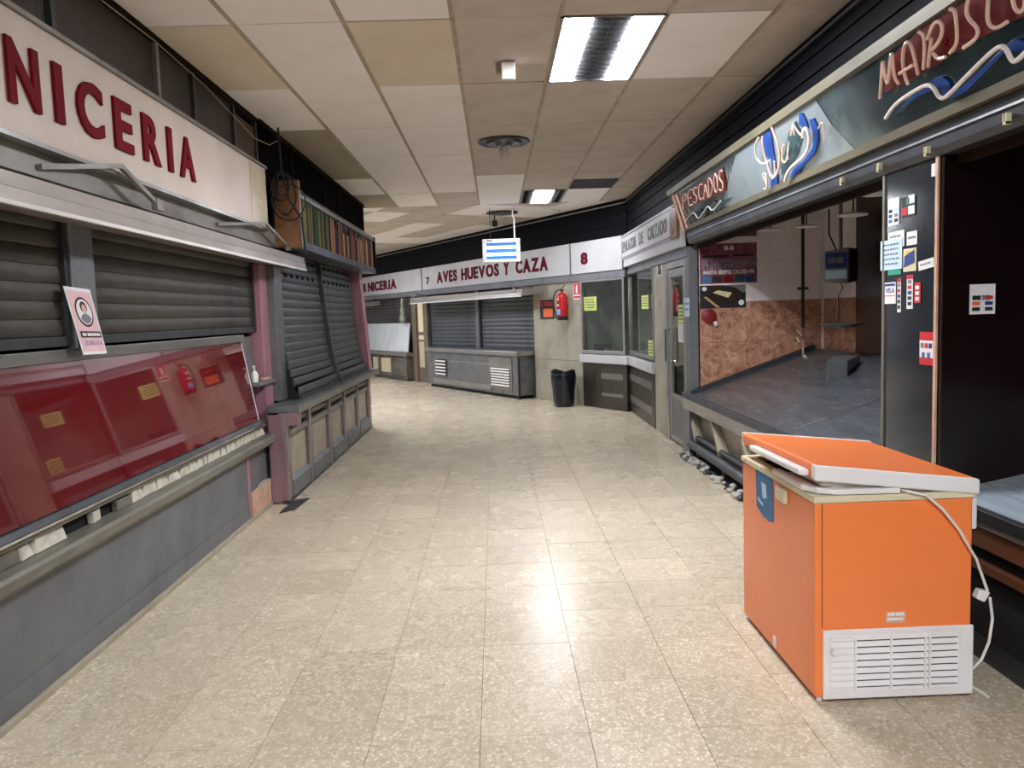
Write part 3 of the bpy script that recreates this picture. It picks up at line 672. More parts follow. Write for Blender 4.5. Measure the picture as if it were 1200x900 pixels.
cb = thing('hanging_cables', 'tangle of black cables looped between the two left stalls', 'cable', FL, (7.0, 1.78, 2.5))
for k, (cy, cz, ry, rz) in enumerate(((1.73, 2.6, .09, .17), (1.7, 2.53, .14, .15), (1.76, 2.66, .07, .12), (1.73, 2.68, .05, .1))):
    part(cb, 'cable', MB().tube([(6.82-.012*k+.02*math.sin(a*1.3), cy+ry*math.cos(a*math.pi/10+k), cz+rz*math.sin(a*math.pi/10+k)) for a in range(20)], .007, 6, True), m_rubber, smooth=True)
part(cb, 'cable', MB().tube([(6.84, 1.76, 3.15), (6.83, 1.75, 2.8), (6.84, 1.7, 2.55), (6.86, 1.61, 2.4), (6.9, 1.6, 2.1)], .009, 6), m_rubber, smooth=True)
part(cb, 'cable', MB().tube([(2.2, 1.845, 3.13), (3.5, 1.845, 3.1), (4.6, 1.845, 3.12), (5.4, 1.845, 3.09), (6.0, 1.84, 3.02), (6.4, 1.83, 2.97), (6.7, 1.8, 2.98), (6.9, 1.78, 3.06), (6.98, 1.78, 3.14)], .0035, 6), m_cd, smooth=True)

# ================================================================== LEFT STALL 2
k2 = thing('kiosk_base', 'mauve framed stall base with five beige panels and a grey ledge', 'counter', FL, (9, 1.8, 0))
X0, X1 = 6.62, 11.2
part(k2, 'end_panel', box(X0, X0+.02, 1.8, 1.93, .02, .76), m_mauve, .003)
part(k2, 'backing', box(X0+.03, X1, 1.84, 1.92, 0, .74), m_beige)
st = [6.64, 7.46, 8.36, 9.2, 10.08, 10.95]
for i, x in enumerate(st):
    part(k2, 'stile', box(x, x+.17 if i < 5 else x+.27, 1.80, 1.85, .02, .76), m_mauve, .004)
    part(k2, 'stile_edge', box(x-.012, x+.02, 1.78, 1.805, .02, .76), m_alu, .003)
    if i < 5:
        a, b_ = x+.17, st[i+1]-.012
        part(k2, 'panel', box(a, b_, 1.828, 1.84, .2, .55), m_beige)
        part(k2, 'bottom_rail', MB().prism_x([(1.79, .03), (1.79, .16), (1.83, .2), (1.85, .2), (1.85, .03)], a, b_), m_greypaint, .003)
        part(k2, 'top_rail', box(a, b_, 1.8, 1.84, .55, .6), m_olive); part(k2, 'slot', box(a, b_, 1.836, 1.842, .6, .645), m_dark)
        part(k2, 'top_rail', box(a, b_, 1.8, 1.84, .645, .69), m_olive); part(k2, 'slot', box(a, b_, 1.836, 1.842, .69, .73), m_dark)
part(k2, 'plinth', box(X0, X1, 1.79, 1.84, 0, .03), m_steeld)
part(k2, 'ledge', box(6.66, 11.3, 1.69, 1.945, .77, .83), m_steel, .006)
part(k2, 'ledge_lip', box(6.66, 11.3, 1.68, 1.69, .755, .815), m_olive, .003)
part(k2, 'ledge_end', box(6.64, 6.78, 1.69, 1.85, .66, .77), m_mauve, .004)
LN = .115
def LF(z):
    u = z-.86
    return .075*(1-math.exp(-u/.13))+.085*u
s1, f1 = shutter('roller_shutter', 'slanted dark green-grey shutter nearest the mauve corner post', FL, 7.18, 8.93, .86, 2.3, 1.80, .082, m_slatb, LF, 'slanted shutters of the second left stall')
s2, f2 = shutter('roller_shutter', 'slanted dark green-grey shutter at the far end of the second left stall', FL, 9.08, 11.0, .86, 2.3, 1.80, .082, m_slatb, LF, 'slanted shutters of the second left stall')
for s_, xa, xb in ((s1, 7.3, 8.85), (s2, 9.2, 10.9)):
    m = MB(); n = 7
    for r in range(2):
        z = 1.95+.16*r; y = 1.80+LF(z)
        for i in range(n):
            x = xa+(xb-xa)*(i+.5*r)/n; m.box(x, x+.06, y-.026, y-.008, z, z+.035)
    part(s_, 'perforation', m, m_dark, kind='stuff')
    part(s_, 'bottom_rail', box(xa-.1, xb+.07, 1.775, 1.8, .832, .862), m_steeld, .003)
part(s1, 'guide_rail', MB().tube([(9.005, 1.775+LF(.86+.1*i), .86+.1*i) for i in range(15)], .035, 4), m_steeld)
part(s1, 'side_gusset', MB().slab([(7.17, 1.79, .84), (7.17, 1.95, .84), (7.17, 1.95, 1.12), (7.17, 1.88, 1.1), (7.17, 1.84, .95)], (.008, 0, 0)), m_dark)
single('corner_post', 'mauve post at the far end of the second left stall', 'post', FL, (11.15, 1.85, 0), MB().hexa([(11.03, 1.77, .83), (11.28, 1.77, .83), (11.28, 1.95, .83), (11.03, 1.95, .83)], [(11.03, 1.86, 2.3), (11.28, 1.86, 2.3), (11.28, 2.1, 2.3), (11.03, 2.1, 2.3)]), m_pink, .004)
sb = thing('lightbox_sign', 'light box sign with faded green and brown picture strips over the slanted shutters', 'sign', FL, (9.1, 1.72, 2.2))
part(sb, 'box_body', box(6.98, 11.28, 1.69, 1.9, 2.2, 2.66), m_steeld)
part(sb, 'top_frame', MB().prism_x([(1.65, 2.6), (1.65, 2.63), (1.69, 2.68), (1.9, 2.68), (1.9, 2.64), (1.69, 2.6)], 6.96, 11.3), m_steel)
part(sb, 'bottom_frame', box(6.96, 11.3, 1.65, 1.9, 2.16, 2.23), m_steeld, .004)
part(sb, 'end_frame', box(6.96, 7.02, 1.645, 1.7, 2.2, 2.66), m_alu, .004); part(sb, 'end_frame', box(11.24, 11.3, 1.645, 1.7, 2.2, 2.66), m_brownboard, .004)
part(sb, 'end_board', box(6.9, 6.95, 1.63, 1.855, 2.16, 2.73), m_woodpanel, .01, label='varnished brown end board')
pal_g = [M('strip_green', '304a2a', .95), M('strip_green_dark', '18260f', .95), M('strip_straw', '7d6f45', .95)]
pal_b = [M('strip_brown', '4a2818', .95), M('strip_cream', 'b98c68', .95), M('strip_rust', '7a4326', .95), M('strip_dark', '120d0b', .95), M('strip_plum', '2a1420', .95)]
x = 7.06
while x < 11.22:
    wd = random.uniform(.03, .075); g = x < 8.35
    part(sb, 'picture_strip', box(x, x+wd-.006, 1.672, 1.69, 2.235, 2.595-(0 if g else random.choice([0, .02, .06, .1]))), random.choice(pal_g if g else pal_b))
    x += wd
og2 = thing('overhead_board', 'dark boards with a frame closing the gap above the light box sign', 'board', FL, (9, 1.88, 2.68))
part(og2, 'board', box(6.6, 11.62, 1.86, 1.9, 2.685, CEIL), M('near_black_board', '0d0a09', .9, ior=1.1)); 
for x in (7.6, 9.0, 9.8, 11.6): part(og2, 'board_post', box(x-.02, x+.02, 1.84, 1.87, 2.68, CEIL), m_brownboard)
part(og2, 'rail', box(6.6, 11.64, 1.835, 1.87, CEIL-.03, CEIL), m_brownboard)
single('floor_plate', 'dark metal plate lying on the floor at the corner of the second left stall', 'plate', FL, (6.6, 1.74, 0), MB().slab([(6.3, 1.79, .002), (6.4, 1.69, .002), (6.8, 1.66, .002), (6.72, 1.78, .002)], (0, 0, .008)), m_steeld)

# ================================================================== FAR SIDE
def far_sign(label, x0, x1):
    t = thing('shop_sign', label, 'sign', FF, ((x0+x1)/2, -.04, 2.13), 'numbered signboards over the far stalls')
    part(t, 'sign_panel', box(x0+.012, x1-.012, -.06, -.005, 2.135, 2.63), m_white, .004)
    part(t, 'joint_strip', box(x1-.012, x1+.008, -.064, -.005, 2.13, 2.635), m_steel)
    return t
s8 = far_sign('white signboard with only a red number eight over the stall window', -1.4, -.04)
word(s8, '8', -1.1, -.92, 2.27, 2.46, -.06, .012, m_redfar, .045)
s7 = far_sign('white signboard reading aves huevos y caza behind the insect lamp', -7.4, -1.41)
word(s7, '7', -7.15, -6.98, 2.25, 2.41, -.06, .012, m_redfar, .03)
for tx, a, b_ in (('AVES', -6.57, -5.58), ('HUEVOS', -5.37, -3.79), ('Y', -3.6, -3.4), ('CAZA', -3.15, -2.08)):
    word(s7, tx, a, b_, 2.25, 2.49, -.06, .012, m_redfar, .04)
s6 = far_sign('white signboard of the far butcher stall cut off by the left kiosk', -11.8, -7.42)
word(s6, 'NICERIA', -10.95, -8.95, 2.24, 2.48, -.06, .012, m_redfar, .04); word(s6, 'R', -11.3, -11.08, 2.24, 2.48, -.06, .012, m_redfar, .04)
# stall 7
GF = 'roller shutters of the far stalls'
shutter('roller_shutter', 'blue-grey shutter left of the mullion in stall seven', FF, -7.25, -4.97, .88, 2.02, .06, .082, m_slatb, group=GF)
shutter('roller_shutter', 'blue-grey shutter right of the mullion in stall seven', FF, -4.77, -2.75, .88, 2.02, .06, .082, m_slatb, group=GF)
single('mullion', 'grey mullion between the two shutters of stall seven', 'post', FF, (-4.87, .03, .86), box(-4.94, -4.8, 0, .1, .86, 2.02), m_steel, .004)
c7 = thing('stall_counter', 'grey steel counter with two louvred vents under the stall seven shutters', 'counter', FF, (-4.7, -.15, 0))
part(c7, 'worktop', box(-6.75, -2.72, -.36, .03, .78, .86), m_alu, .008)
part(c7, 'body', box(-6.7, -2.8, -.3, .05, .06, .78), m_steel, .006)
part(c7, 'plinth', box(-6.65, -2.85, -.27, .04, 0, .06), m_dark)
part(c7, 'front_panel', box(-5.6, -3.8, -.312, -.3, .2, .62), m_steel, .004)
part(c7, 'trim_strip', box(-5.6, -3.8, -.32, -.312, .58, .61), m_alu); part(c7, 'trim_strip', box(-6.4, -3.8, -.318, -.3, .1, .2), m_alu)
part(c7, 'vent_panel', box(-3.85, -3.0, -.315, -.3, .14, .72), m_aludirty, .004)
for a, b_, z0, z1, n in ((-6.24, -5.75, .28, .62, 5), (-3.75, -3.06, .2, .55, 7)):
    v = part(c7, 'vent', box(a, b_, -.32, -.312, z0, z1), m_dark)
    for k in range(n):
        z = z0+(k+.2)*(z1-z0)/n
        part(v, 'louvre', MB().hexa([(a, -.345, z), (b_, -.345, z), (b_, -.32, z+.015), (a, -.32, z+.015)], [(a, -.345, z+.012), (b_, -.345, z+.012), (b_, -.32, z+.03), (a, -.32, z+.03)]), m_pwhite, base=c7)
part(c7, 'side_pipe', MB().tube([(-2.76, -.3, .0), (-2.76, -.3, .74)], .02), m_rubber)
single('infill_board', 'plain grey panel between the stall seven counter and the concrete wall', 'panel', FF, (-2.9, .04, 0), box(-3.2, -2.7, .055, .09, 0, .83), m_greypaint)
hood('bright aluminium hood in front of the stall seven shutters', FF, -7.1, -2.25, -.5, 1.83, -.06, [[(-6.9, -.1, 1.98), (-6.85, -.46, 2.04), (-6.95, -.48, 1.93)], [(-2.6, -.1, 1.98), (-2.6, -.46, 2.0), (-2.5, -.48, 1.93)]], 'aluminium lamp hoods')
# door/post area 6
dp = thing('narrow_door', 'narrow brown door with cream inset panels between the two far stalls', 'door', FF, (-7.9, 0, 0))
part(dp, 'post', box(-8.2, -7.95, -.02, .1, 0, 2.02), m_brownpost, .01); part(dp, 'post', box(-7.48, -7.3, -.02, .1, 0, 2.02), m_brownpost, .01)
part(dp, 'leaf', box(-7.95, -7.48, .02, .08, 0, 2.02), m_brownpost)
for z0, z1 in ((.35, .95), (1.0, 1.1), (1.18, 1.95)): part(dp, 'inset_panel', box(-7.86, -7.58, .005, .02, z0, z1), M('cream_inset', 'b9b18f', .5) if z0 == .35 else m_pcream, .004)
# stall 6
shutter('roller_shutter', 'brownish shutter of the far stall above the white cover sheet', FF, -12.2, -8.3, 1.4, 2.02, .06, .082, m_slat, group=GF)
single('cover_sheet', 'leaning whitish cover sheet in front of the far left stall', 'sheet', FF, (-9.9, -.2, .68), MB().slab([(-11.4, -.16, .7), (-8.2, -.16, .7), (-8.3, -.03, 1.39), (-11.4, -.03, 1.39)], (0, .03, 0)), M('milky_sheet', 'c5cacb', .35, dirt='a9aeb0', amt=.7, scale=4, stretch=(1, 1, .4)), .004)
c6 = thing('stall_counter', 'beige counter with a louvred panel under the white cover sheet', 'counter', FF, (-10, -.2, 0))
part(c6, 'worktop', box(-12, -8.2, -.2, .05, .6, .69), m_olive, .01)
part(c6, 'body', box(-12, -8.28, -.1, .05, .06, .6), m_brownpost)
part(c6, 'plinth', box(-12, -8.28, -.14, .05, 0, .06), m_steeld)
for x in (-10.8, -10.2, -9.3, -8.36): part(c6, 'stile', box(x-.06, x+.06, -.15, -.1, .06, .6), m_brownpost, .004)
part(c6, 'panel', box(-10.1, -9.4, -.115, -.1, .16, .52), m_pcream)
part(c6, 'panel', box(-10.7, -10.3, -.115, -.1, .16, .52), m_pcream)
for k in range(9):
    z = .12+k*.048; part(c6, 'louvre', MB().hexa([(-9.2, -.14, z), (-8.44, -.14, z), (-8.44, -.1, z+.02), (-9.2, -.1, z+.02)], [(-9.2, -.14, z+.02), (-8.44, -.14, z+.02), (-8.44, -.1, z+.045), (-9.2, -.1, z+.045)]), m_aludirty)
hood('short beige hood of the far left stall with a bent bracket', FF, -12, -10.15, -.5, 1.83, -.06, [[(-10.9, -.1, 1.98), (-10.6, -.46, 2.04), (-10.0, -.3, 2.04)]], 'aluminium lamp hoods')
hb = MB(); hx, hz = -8.42, 1.95
hb.lathe([(.02, 2.0), (.05, 1.9), (.04, 1.82), (.075, 1.7), (.06, 1.62), (.1, 1.52), (.095, 1.44), (.06, 1.4), (0, 1.395)], (hx, -.14, 0), 11)
single('plastic_bag', 'crumpled clear plastic bag hanging beside the far brownish shutter', 'bag', FF, (hx, -.14, 1.395), hb, M('cloudy_plastic', '8d8c80', .2, dirt='4f4d45', amt=.8, scale=14, bmp=.6), smooth=True)

# things on the concrete wall
t = thing('for_sale_sign', 'black and orange for-sale notice on the concrete wall', 'sign', FF, (-2.23, 0, 1.42))
part(t, 'board', box(-2.45, -2.02, -.012, 0, 1.42, 1.75), m_ink)
part(t, 'heading_print', line_mb('SE VENDE', -2.43, -2.05, 1.64, 1.72, -.012, .002, .02), m_redp)
part(t, 'orange_field', box(-2.34, -2.05, -.015, -.012, 1.455, 1.6), m_orangep)
t = thing('fire_extinguisher', 'red fire extinguisher with black hose hanging on the concrete wall', 'fire extinguisher', FF, (-1.6, -.12, 1.4))
ex, ey = -1.6, -.11
part(t, 'base_ring', MB().lathe([(.09, 1.4), (.092, 1.405), (.092, 1.46), (.088, 1.462)], (ex, ey, 0), 24), m_rubber, smooth=True)
part(t, 'cylinder', MB().lathe([(.085, 1.45), (.09, 1.47), (.09, 1.78), (.075, 1.82), (.04, 1.845), (.025, 1.85), (.025, 1.87)], (ex, ey, 0), 24), m_extred, smooth=True)
part(t, 'label_band', MB().add([(ex+.0915*math.cos(a), ey+.0915*math.sin(a), z) for z in (1.49, 1.58) for a in [math.pi*(1.05+.08*i) for i in range(9)]], [(i, i+1, i+10, i+9) for i in range(8)]), M('label_blue', '7aa0d8', .5))
part(t, 'label_band', MB().add([(ex+.0915*math.cos(a), ey+.0915*math.sin(a), z) for z in (1.635, 1.66) for a in [math.pi*(1.05+.07*i) for i in range(9)]], [(i, i+1, i+10, i+9) for i in range(8)]), m_paper)
part(t, 'label_band', MB().add([(ex+.0915*math.cos(a), ey+.0915*math.sin(a), z) for z in (1.73, 1.75) for a in [math.pi*(1.05+.07*i) for i in range(9)]], [(i, i+1, i+10, i+9) for i in range(8)]), m_paper)
vl = part(t, 'valve', MB().tube([(ex, ey, 1.86), (ex, ey, 1.91)], .02).box(ex-.03, ex+.06, ey-.012, ey+.012, 1.89, 1.905), m_rubber)
part(vl, 'lever', MB().tube([(ex-.02, ey, 1.915), (ex+.03, ey, 1.935), (ex+.08, ey, 1.97)], .009), m_rubber, base=t)
hp = [(.0, 1.89), (.05, 1.9), (.1, 1.87), (.135, 1.8), (.145, 1.7), (.135, 1.6), (.12, 1.52), (.1, 1.43)]
part(t, 'hose', MB().tube([(ex-.482*d_, ey-.876*d_, z) for d_, z in hp], .013, 8), m_rubber, smooth=True)
part(t, 'wall_bracket', box(ex-.03, ex+.03, ey+.07, -.001, 1.6, 1.66), m_steel)
t = thing('extinguisher_notice', 'small red and white extinguisher notice above the fire extinguisher', 'sign', FF, (-1.31, 0, 1.73))
part(t, 'plate', box(-1.41, -1.215, -.006, 0, 1.73, 2.0), m_paper)
part(t, 'red_field', box(-1.395, -1.225, -.008, -.006, 1.81, 1.99), m_redp); part(t, 'red_bar', box(-1.395, -1.225, -.008, -.006, 1.75, 1.785), m_redp)
part(t, 'pictogram', MB().box(-1.345, -1.29, -.01, -.008, 1.83, 1.94).box(-1.33, -1.3, -.01, -.008, 1.94, 1.97), m_paper)
def bin_bag():
    m = MB(); n = 28; prof = [(.15, 0), (.165, .03), (.172, .15), (.185, .3), (.2, .42), (.205, .5), (.195, .565), (.17, .58), (.155, .53), (.15, .4), (.0, .38)]
    v = []; f = []
    for i, (r, z) in enumerate(prof):
        for k in range(n):
            a = k*2*math.pi/n; rr = r*(1+.035*math.sin(5*a+i*.9)+.03*math.sin(9*a-i*1.7)+.015*random.uniform(-1, 1)); zz = z+(.03*math.sin(2*a+.6) if 3 < i < 9 else 0)
            v.append((rr*math.cos(a)-1.37, rr*math.sin(a)-.28, zz))
    for i in range(len(prof)-1): f += [(i*n+k, i*n+(k+1) % n, (i+1)*n+(k+1) % n, (i+1)*n+k) for k in range(n)]
    f.append(tuple(range(n-1, -1, -1))); return m.add(v, f)
t = thing('litter_bin', 'litter bin lined with a dark navy plastic bag under the extinguisher', 'bin', FF, (-1.37, -.28, 0))
part(t, 'bag', bin_bag(), m_bag, smooth=True)
part(t, 'rim', MB().tube([(-1.37+.2*math.cos(a*math.pi/12), -.28+.2*math.sin(a*math.pi/12), .53) for a in range(24)], .008, 6, True), m_rubber, smooth=True)
def notice(name, label, fr, x0, x1, z0, z1, y, mat, rows, ink=None, cat='notice', tilt=0, group=None, d=.002):
    t = thing(name, label, cat, fr, ((x0+x1)/2, y, z0), group)
    part(t, 'sheet', box(x0, x1, y-d, y, z0, z1), mat)
    m = MB(); h = (z1-z0)/(rows+1.2)
    for k in range(rows):
        z = z1-h*(k+.9); x = x0+(x1-x0)*.12
        while x < x1-(x1-x0)*.2:
            l = (x1-x0)*random.uniform(.06, .17); m.box(x, min(x+l, x1-(x1-x0)*.1), y-d-.001, y-d, z-h*.28, z+h*.1); x += l+(x1-x0)*.04
    if rows: part(t, 'print_lines', m, ink or m_inkg, kind='stuff')
    if tilt: t.rotation_euler.y = tilt
    return t
GY = 'yellow notices on the glass of stall eight'
notice('yellow_notice', 'yellow square notice on the front window of stall eight', FF, -1.14, -.8, 1.54, 1.76, .006, m_yel, 4, m_ink, group=GY)
notice('yellow_notice', 'upper yellow notice on the side window of stall eight', FR, *FR.rect(752, 346, 760, 362, 2.026), 2.026, m_yel, 4, m_ink, group=GY)
notice('yellow_notice', 'lower yellow strip notice at the sill of the side window', FR, *FR.rect(760, 399, 766, 418, 2.024), 2.024, m_yel, 4, m_ink, group=GY)
notice('yellow_notice', 'tall yellow notice on the glass of the door', FR, *FR.rect(795, 357, 802, 379, 2.024), 2.024, m_yel, 4, m_ink, group=GY)
notice('door_paper', 'pale printed sheet below the yellow notice on the door glass', FR, *FR.rect(795, 380, 803, 401, 2.024), 2.024, m_paper, 8)
notice('blue_tag', 'pale blue paper tag hanging on the steel post beside the door', FR, *FR.rect(802, 349, 808, 371, 1.985), 1.985, m_paperb, 2)
t = notice('pictogram_plate', 'small white plate with two dark pictograms on the concrete pillar', FR, *FR.rect(770, 308, 776, 323, 1.998), 1.998, m_paper, 0, cat='sign')
r_ = FR.rect(771, 309, 775, 322, 1.998); part(t, 'pictogram', MB().box(r_[0], r_[1], 1.994, 1.996, r_[2], r_[2]+.06).box(r_[0]+.02, r_[1]-.03, 1.994, 1.996, r_[3]-.07, r_[3]), m_ink)
# small things in the window
for i, (x, cl, lab) in enumerate(((-.98, 'k', 'black box in the corner of the front window of stall eight'), (-.78, 'b', 'brown shoe last in the front window of stall eight beside the black box'), (-.6, 'b', 'brown shoe last in the front window of stall eight, nearest the window corner'))):
    if cl == 'k': single('small_box', lab, 'box', FF, (x, .25, .84), box(x-.12, x+.1, .15, .35, .84, 1.0), m_rubber, .006)
    else: single('shoe_last', lab, 'shoe last', FF, (x, .2, .84), MB().tube([(x-.08, .2, .9), (x-.03, .2, .91), (x+.03, .2, .885), (x+.08, .2, .865)], [.03, .045, .035, .018], 10), m_wood, smooth=True)
# repair sign
t = thing('shop_sign', 'shoe repair signboard with grey letters in a maroon frame over the side window', 'sign', FR, (-10.2, 1.93, 2.16))
part(t, 'sign_panel', box(-12.1, -8.2, 1.92, 1.98, 2.16, 2.63), m_white, .004)
part(t, 'plaque', box(-12.03, -8.5, 1.905, 1.92, 2.27, 2.61), m_white, .003)
m_mar = M('maroon_line', '5a1c2c', .4)
part(t, 'plaque_border', MB().box(-12.0, -8.53, 1.902, 1.905, 2.285, 2.3).box(-12.0, -8.53, 1.902, 1.905, 2.58, 2.595).box(-12.0, -11.97, 1.902, 1.905, 2.285, 2.595).box(-8.56, -8.53, 1.902, 1.905, 2.285, 2.595), m_mar)
part(t, 'end_block', box(-12.13, -12.04, 1.88, 1.92, 2.26, 2.62), m_woodpanel, .01); part(t, 'end_block', box(-8.5, -8.2, 1.88, 1.92, 2.26, 2.58), m_woodpanel, .01)
for tx, a, b_ in (('REPARACION', -11.88, -10.66), ('DE', -10.42, -10.13), ('CALZADO', -9.82, -8.75)): word(t, tx, a, b_, 2.365, 2.52, 1.905, .006, m_inkg, .02)

# ================================================================== FISH STALL
YW = 8.14                     # far side wall of the stall
ws = thing('wall_fish_stall', 'pale tiled side wall of the fish stall with rose marble below', 'wall', F0, (2.7, YW, 0), kind='structure')
part(ws, 'wall_core', box(2.08, 3.55, YW+.012, YW+.16, 0, 2.75), m_conc)
xs = [2.08, 2.235, 2.81, 3.355]
for a, b_ in zip(xs, xs[1:]):
    for c, d_ in ((.35, .76), (.76, 1.17), (1.17, 1.58)): part(ws, 'marble_tile', box(a+.0015, b_-.0015, YW, YW+.012, c+.0015, d_-.0015), m_rose)
    for c, d_ in ((1.58, 1.99), (1.99, 2.4), (2.4, 2.75)): part(ws, 'pale_tile', box(a+.0015, b_-.0015, YW, YW+.012, c+.0015, d_-.0015), m_walltile)
wb = thing('wall_fish_back', 'tiled back wall of the fish stall in shade', 'wall', FR, (-7.5, 3.37, 0), kind='structure')
part(wb, 'wall_core', box(-8.14, -1, 3.382, 3.55, 0, 2.75), m_brownboard)
for a, b_ in ((-8.14, -7.7), (-7.7, -7.25)):
    for c, d_ in ((.76, 1.17), (1.17, 1.58)): part(wb, 'marble_tile', box(a+.0015, b_-.0015, 3.37, 3.382, c+.0015, d_-.0015), m_rose)
    for c, d_ in ((1.58, 1.99), (1.99, 2.4), (2.4, 2.75)): part(wb, 'pale_tile', box(a+.0015, b_-.0015, 3.37, 3.382, c+.0015, d_-.0015), m_walltile)
part(wb, 'corner_bead', box(-8.14, -8.11, 3.355, 3.372, .9, 2.75), m_pwhite)
single('dark_board', 'flat dark board covering part of the fish stall back wall', 'backboard', FR, (-5.8, 3.2, 0), MB().box(-7.24, -4.1, 3.3, 3.366, .1, 2.55), m_maroon, .006)  # thin dark sheet where the tiled part of the back wall ends
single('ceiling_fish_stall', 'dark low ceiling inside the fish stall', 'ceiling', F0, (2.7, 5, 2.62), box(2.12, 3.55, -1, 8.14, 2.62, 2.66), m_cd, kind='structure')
ft = thing('fish_counter', 'sloping steel fish counter with a wide front apron', 'counter', FR, (-6.1, 2.1, 0))
def ztop(y): return .64+(y-1.97)*.335
part(ft, 'sloping_top', MB().prism_x([(1.98, .625), (1.98, .645), (3.28, ztop(3.28)), (3.28, ztop(3.28)-.02)], -8.12, -4.08), m_counter)
part(ft, 'front_rim', MB().prism_x([(1.935, .60), (1.94, .655), (1.965, .662), (1.985, .648), (1.985, .6)], -8.3, -4.08), m_steeld, .002)
part(ft, 'apron', MB().prism_x([(1.94, .6), (1.985, .6), (1.985, .49), (1.955, .485)], -8.3, -4.08), m_alu)
part(ft, 'side_kerb', MB().hexa([(-8.12, 1.98, .64), (-8.12, 3.26, ztop(3.26)), (-8.05, 3.26, ztop(3.26)), (-8.05, 1.98, .64)], [(-8.12, 1.98, .685), (-8.12, 3.26, ztop(3.26)+.045), (-8.05, 3.26, ztop(3.26)+.045), (-8.05, 1.98, .685)]), m_steeld)
p1, p2 = hit(930, 503, (1.97, 0, .648), (-.335, 0, 1)), hit(1035, 466, (1.97, 0, .648), (-.335, 0, 1))
part(ft, 'weld_seam', MB().tube([FR.loc(p1), FR.loc(p1*.5+p2*.5), FR.loc(p2)], .0035, 6), m_alu)
for x in (-8.0, -7.1, -6.2, -5.3, -4.4):
    part(ft, 'slanted_leg', MB().hexa([(x, 2.02, .0), (x+.05, 2.02, 0), (x+.05, 2.1, 0), (x, 2.1, 0)], [(x-.25, 1.97, .5), (x-.2, 1.97, .5), (x-.2, 2.1, .5), (x-.25, 2.1, .5)]), m_beige)
for a, b_, mt in ((-8.05, -7.3, m_olive), (-7.1, -4.2, m_beige)):
    part(ft, 'under_panel', MB().slab([(a-.2, 2.05, .5), (b_, 2.05, .5), (b_+.02, 2.12, .02), (a+.02, 2.12, .02)], (0, .02, 0)), mt)
part(ft, 'trench_shade', box(-8.1, -4.08, 1.915, 2.2, .0005, .004), m_dark)  # flat dark strip painting the shaded trench along the counter foot
part(ft, 'under_box', box(-8.12, -4.08, 2.2, 2.9, 0, .6), m_dark)
single('end_plate', 'plain steel plate at the foot of the post beside the fish counter', 'panel', FR, (-8.22, 1.98, 0), box(-8.4, -8.1, 1.965, 1.985, 0, .58), m_steel, .003)
t = thing('floor_pipe', 'two dark pipes running along the floor under the fish counter', 'pipe', FR, (-6, 2.0, .1))
part(t, 'pipe', MB().tube([(-8.08, 1.98, .13), (-3.6, 1.98, .13)], .048, 14), m_steeld, smooth=True)
part(t, 'pipe', MB().tube([(-8.0, 2.03, .2), (-3.6, 2.03, .2)], .03, 12), m_rubber, smooth=True)
def rock(r):
    m = MB(); s_ = [(1, 0, 0), (-1, 0, 0), (0, 1, 0), (0, -1, 0), (0, 0, 1), (0, 0, -.7), (.6, .6, .5), (-.6, .5, .5), (.5, -.6, .5), (-.6, -.6, .4), (.6, .6, -.5), (-.6, .6, -.5), (.6, -.6, -.5), (-.6, -.6, -.5)]
    v = [tuple(c*r*random.uniform(.75, 1.2) for c in p) for p in s_]
    import bmesh
    bm = bmesh.new(); [bm.verts.new(p) for p in v]; bmesh.ops.convex_hull(bm, input=bm.verts); 
    bm.verts.index_update(); m.v = [tuple(q.co) for q in bm.verts]; m.f = [tuple(q.index for q in f.verts) for f in bm.faces]; bm.free(); return m
rk = []
for k in range(7):
    me = rock(1).mesh('rubble'); recalc(me); me.materials.append(m_rubble if k % 3 else m_steeld); rk.append(me)
n = 0
for k in range(110):
    y = random.uniform(5.4, 8.15); x = random.uniform(1.875, 1.965); r = random.uniform(.014, .042)
    o = bpy.data.objects.new('mortar_lump', rk[k % 7]); COL.objects.link(o); o.scale = (r, r*1.2, r*.8); o.location = (x, y, r*.62); o.rotation_euler = (0, 0, random.uniform(0, 6))
    tag(o, 'broken grey mortar lump in the rubble along the foot of the fish counter', 'rubble', 'mortar rubble along the fish counter')
# pillar
gp = thing('granite_pillar', 'black granite clad pillar covered with stickers between two counters', 'pillar', FR, (-3.8, 2.1, 0))
part(gp, 'granite_face', box(-4.05, -3.575, 2.0, 2.03, .0, 2.17), m_granite, .003)
part(gp, 'core', box(-4.05, -3.575, 2.03, 2.94, 0, 2.17), m_brownboard)
part(gp, 'edge_trim', box(-3.58, -3.56, 1.99, 1.9995, 0, 2.17), m_board, label='metal edge strip with pink light put into its colour')  # pink light falling on the strip is painted into its colour
part(gp, 'far_edge', box(-4.07, -4.05, 1.992, 2.03, 0, 2.17), m_olive)
single('maroon_partition', 'polished dark maroon panel on the near side of the granite pillar', 'panel', F0, (2.6, 3.55, 0), box(2.003, 3.36, 3.53, 3.57, 0, 2.62), m_maroon)
GS = 'stickers on the granite pillar'
YP = 1.998
def st_px(x0, y0, x1, y1): return FR.rect(x0, y0, x1, y1, YP)
def icons(t, r, n, m, cols, y, pad=.12, top=.35, base=None):
    x0, x1, z0, z1 = r; dx = (x1-x0)/cols; rows = n//cols; dz = (z1-z0)*(1-top-.08)/rows
    for k in range(n):
        i, j = k % cols, k//cols
        part(t, 'card_mark', box(x0+dx*(i+.2), x0+dx*(i+.8), y-.0035, y-.002, z1-(z1-z0)*top-dz*(j+.85), z1-(z1-z0)*top-dz*(j+.2)), m[k % len(m)])
r = st_px(1041, 233, 1054, 264)
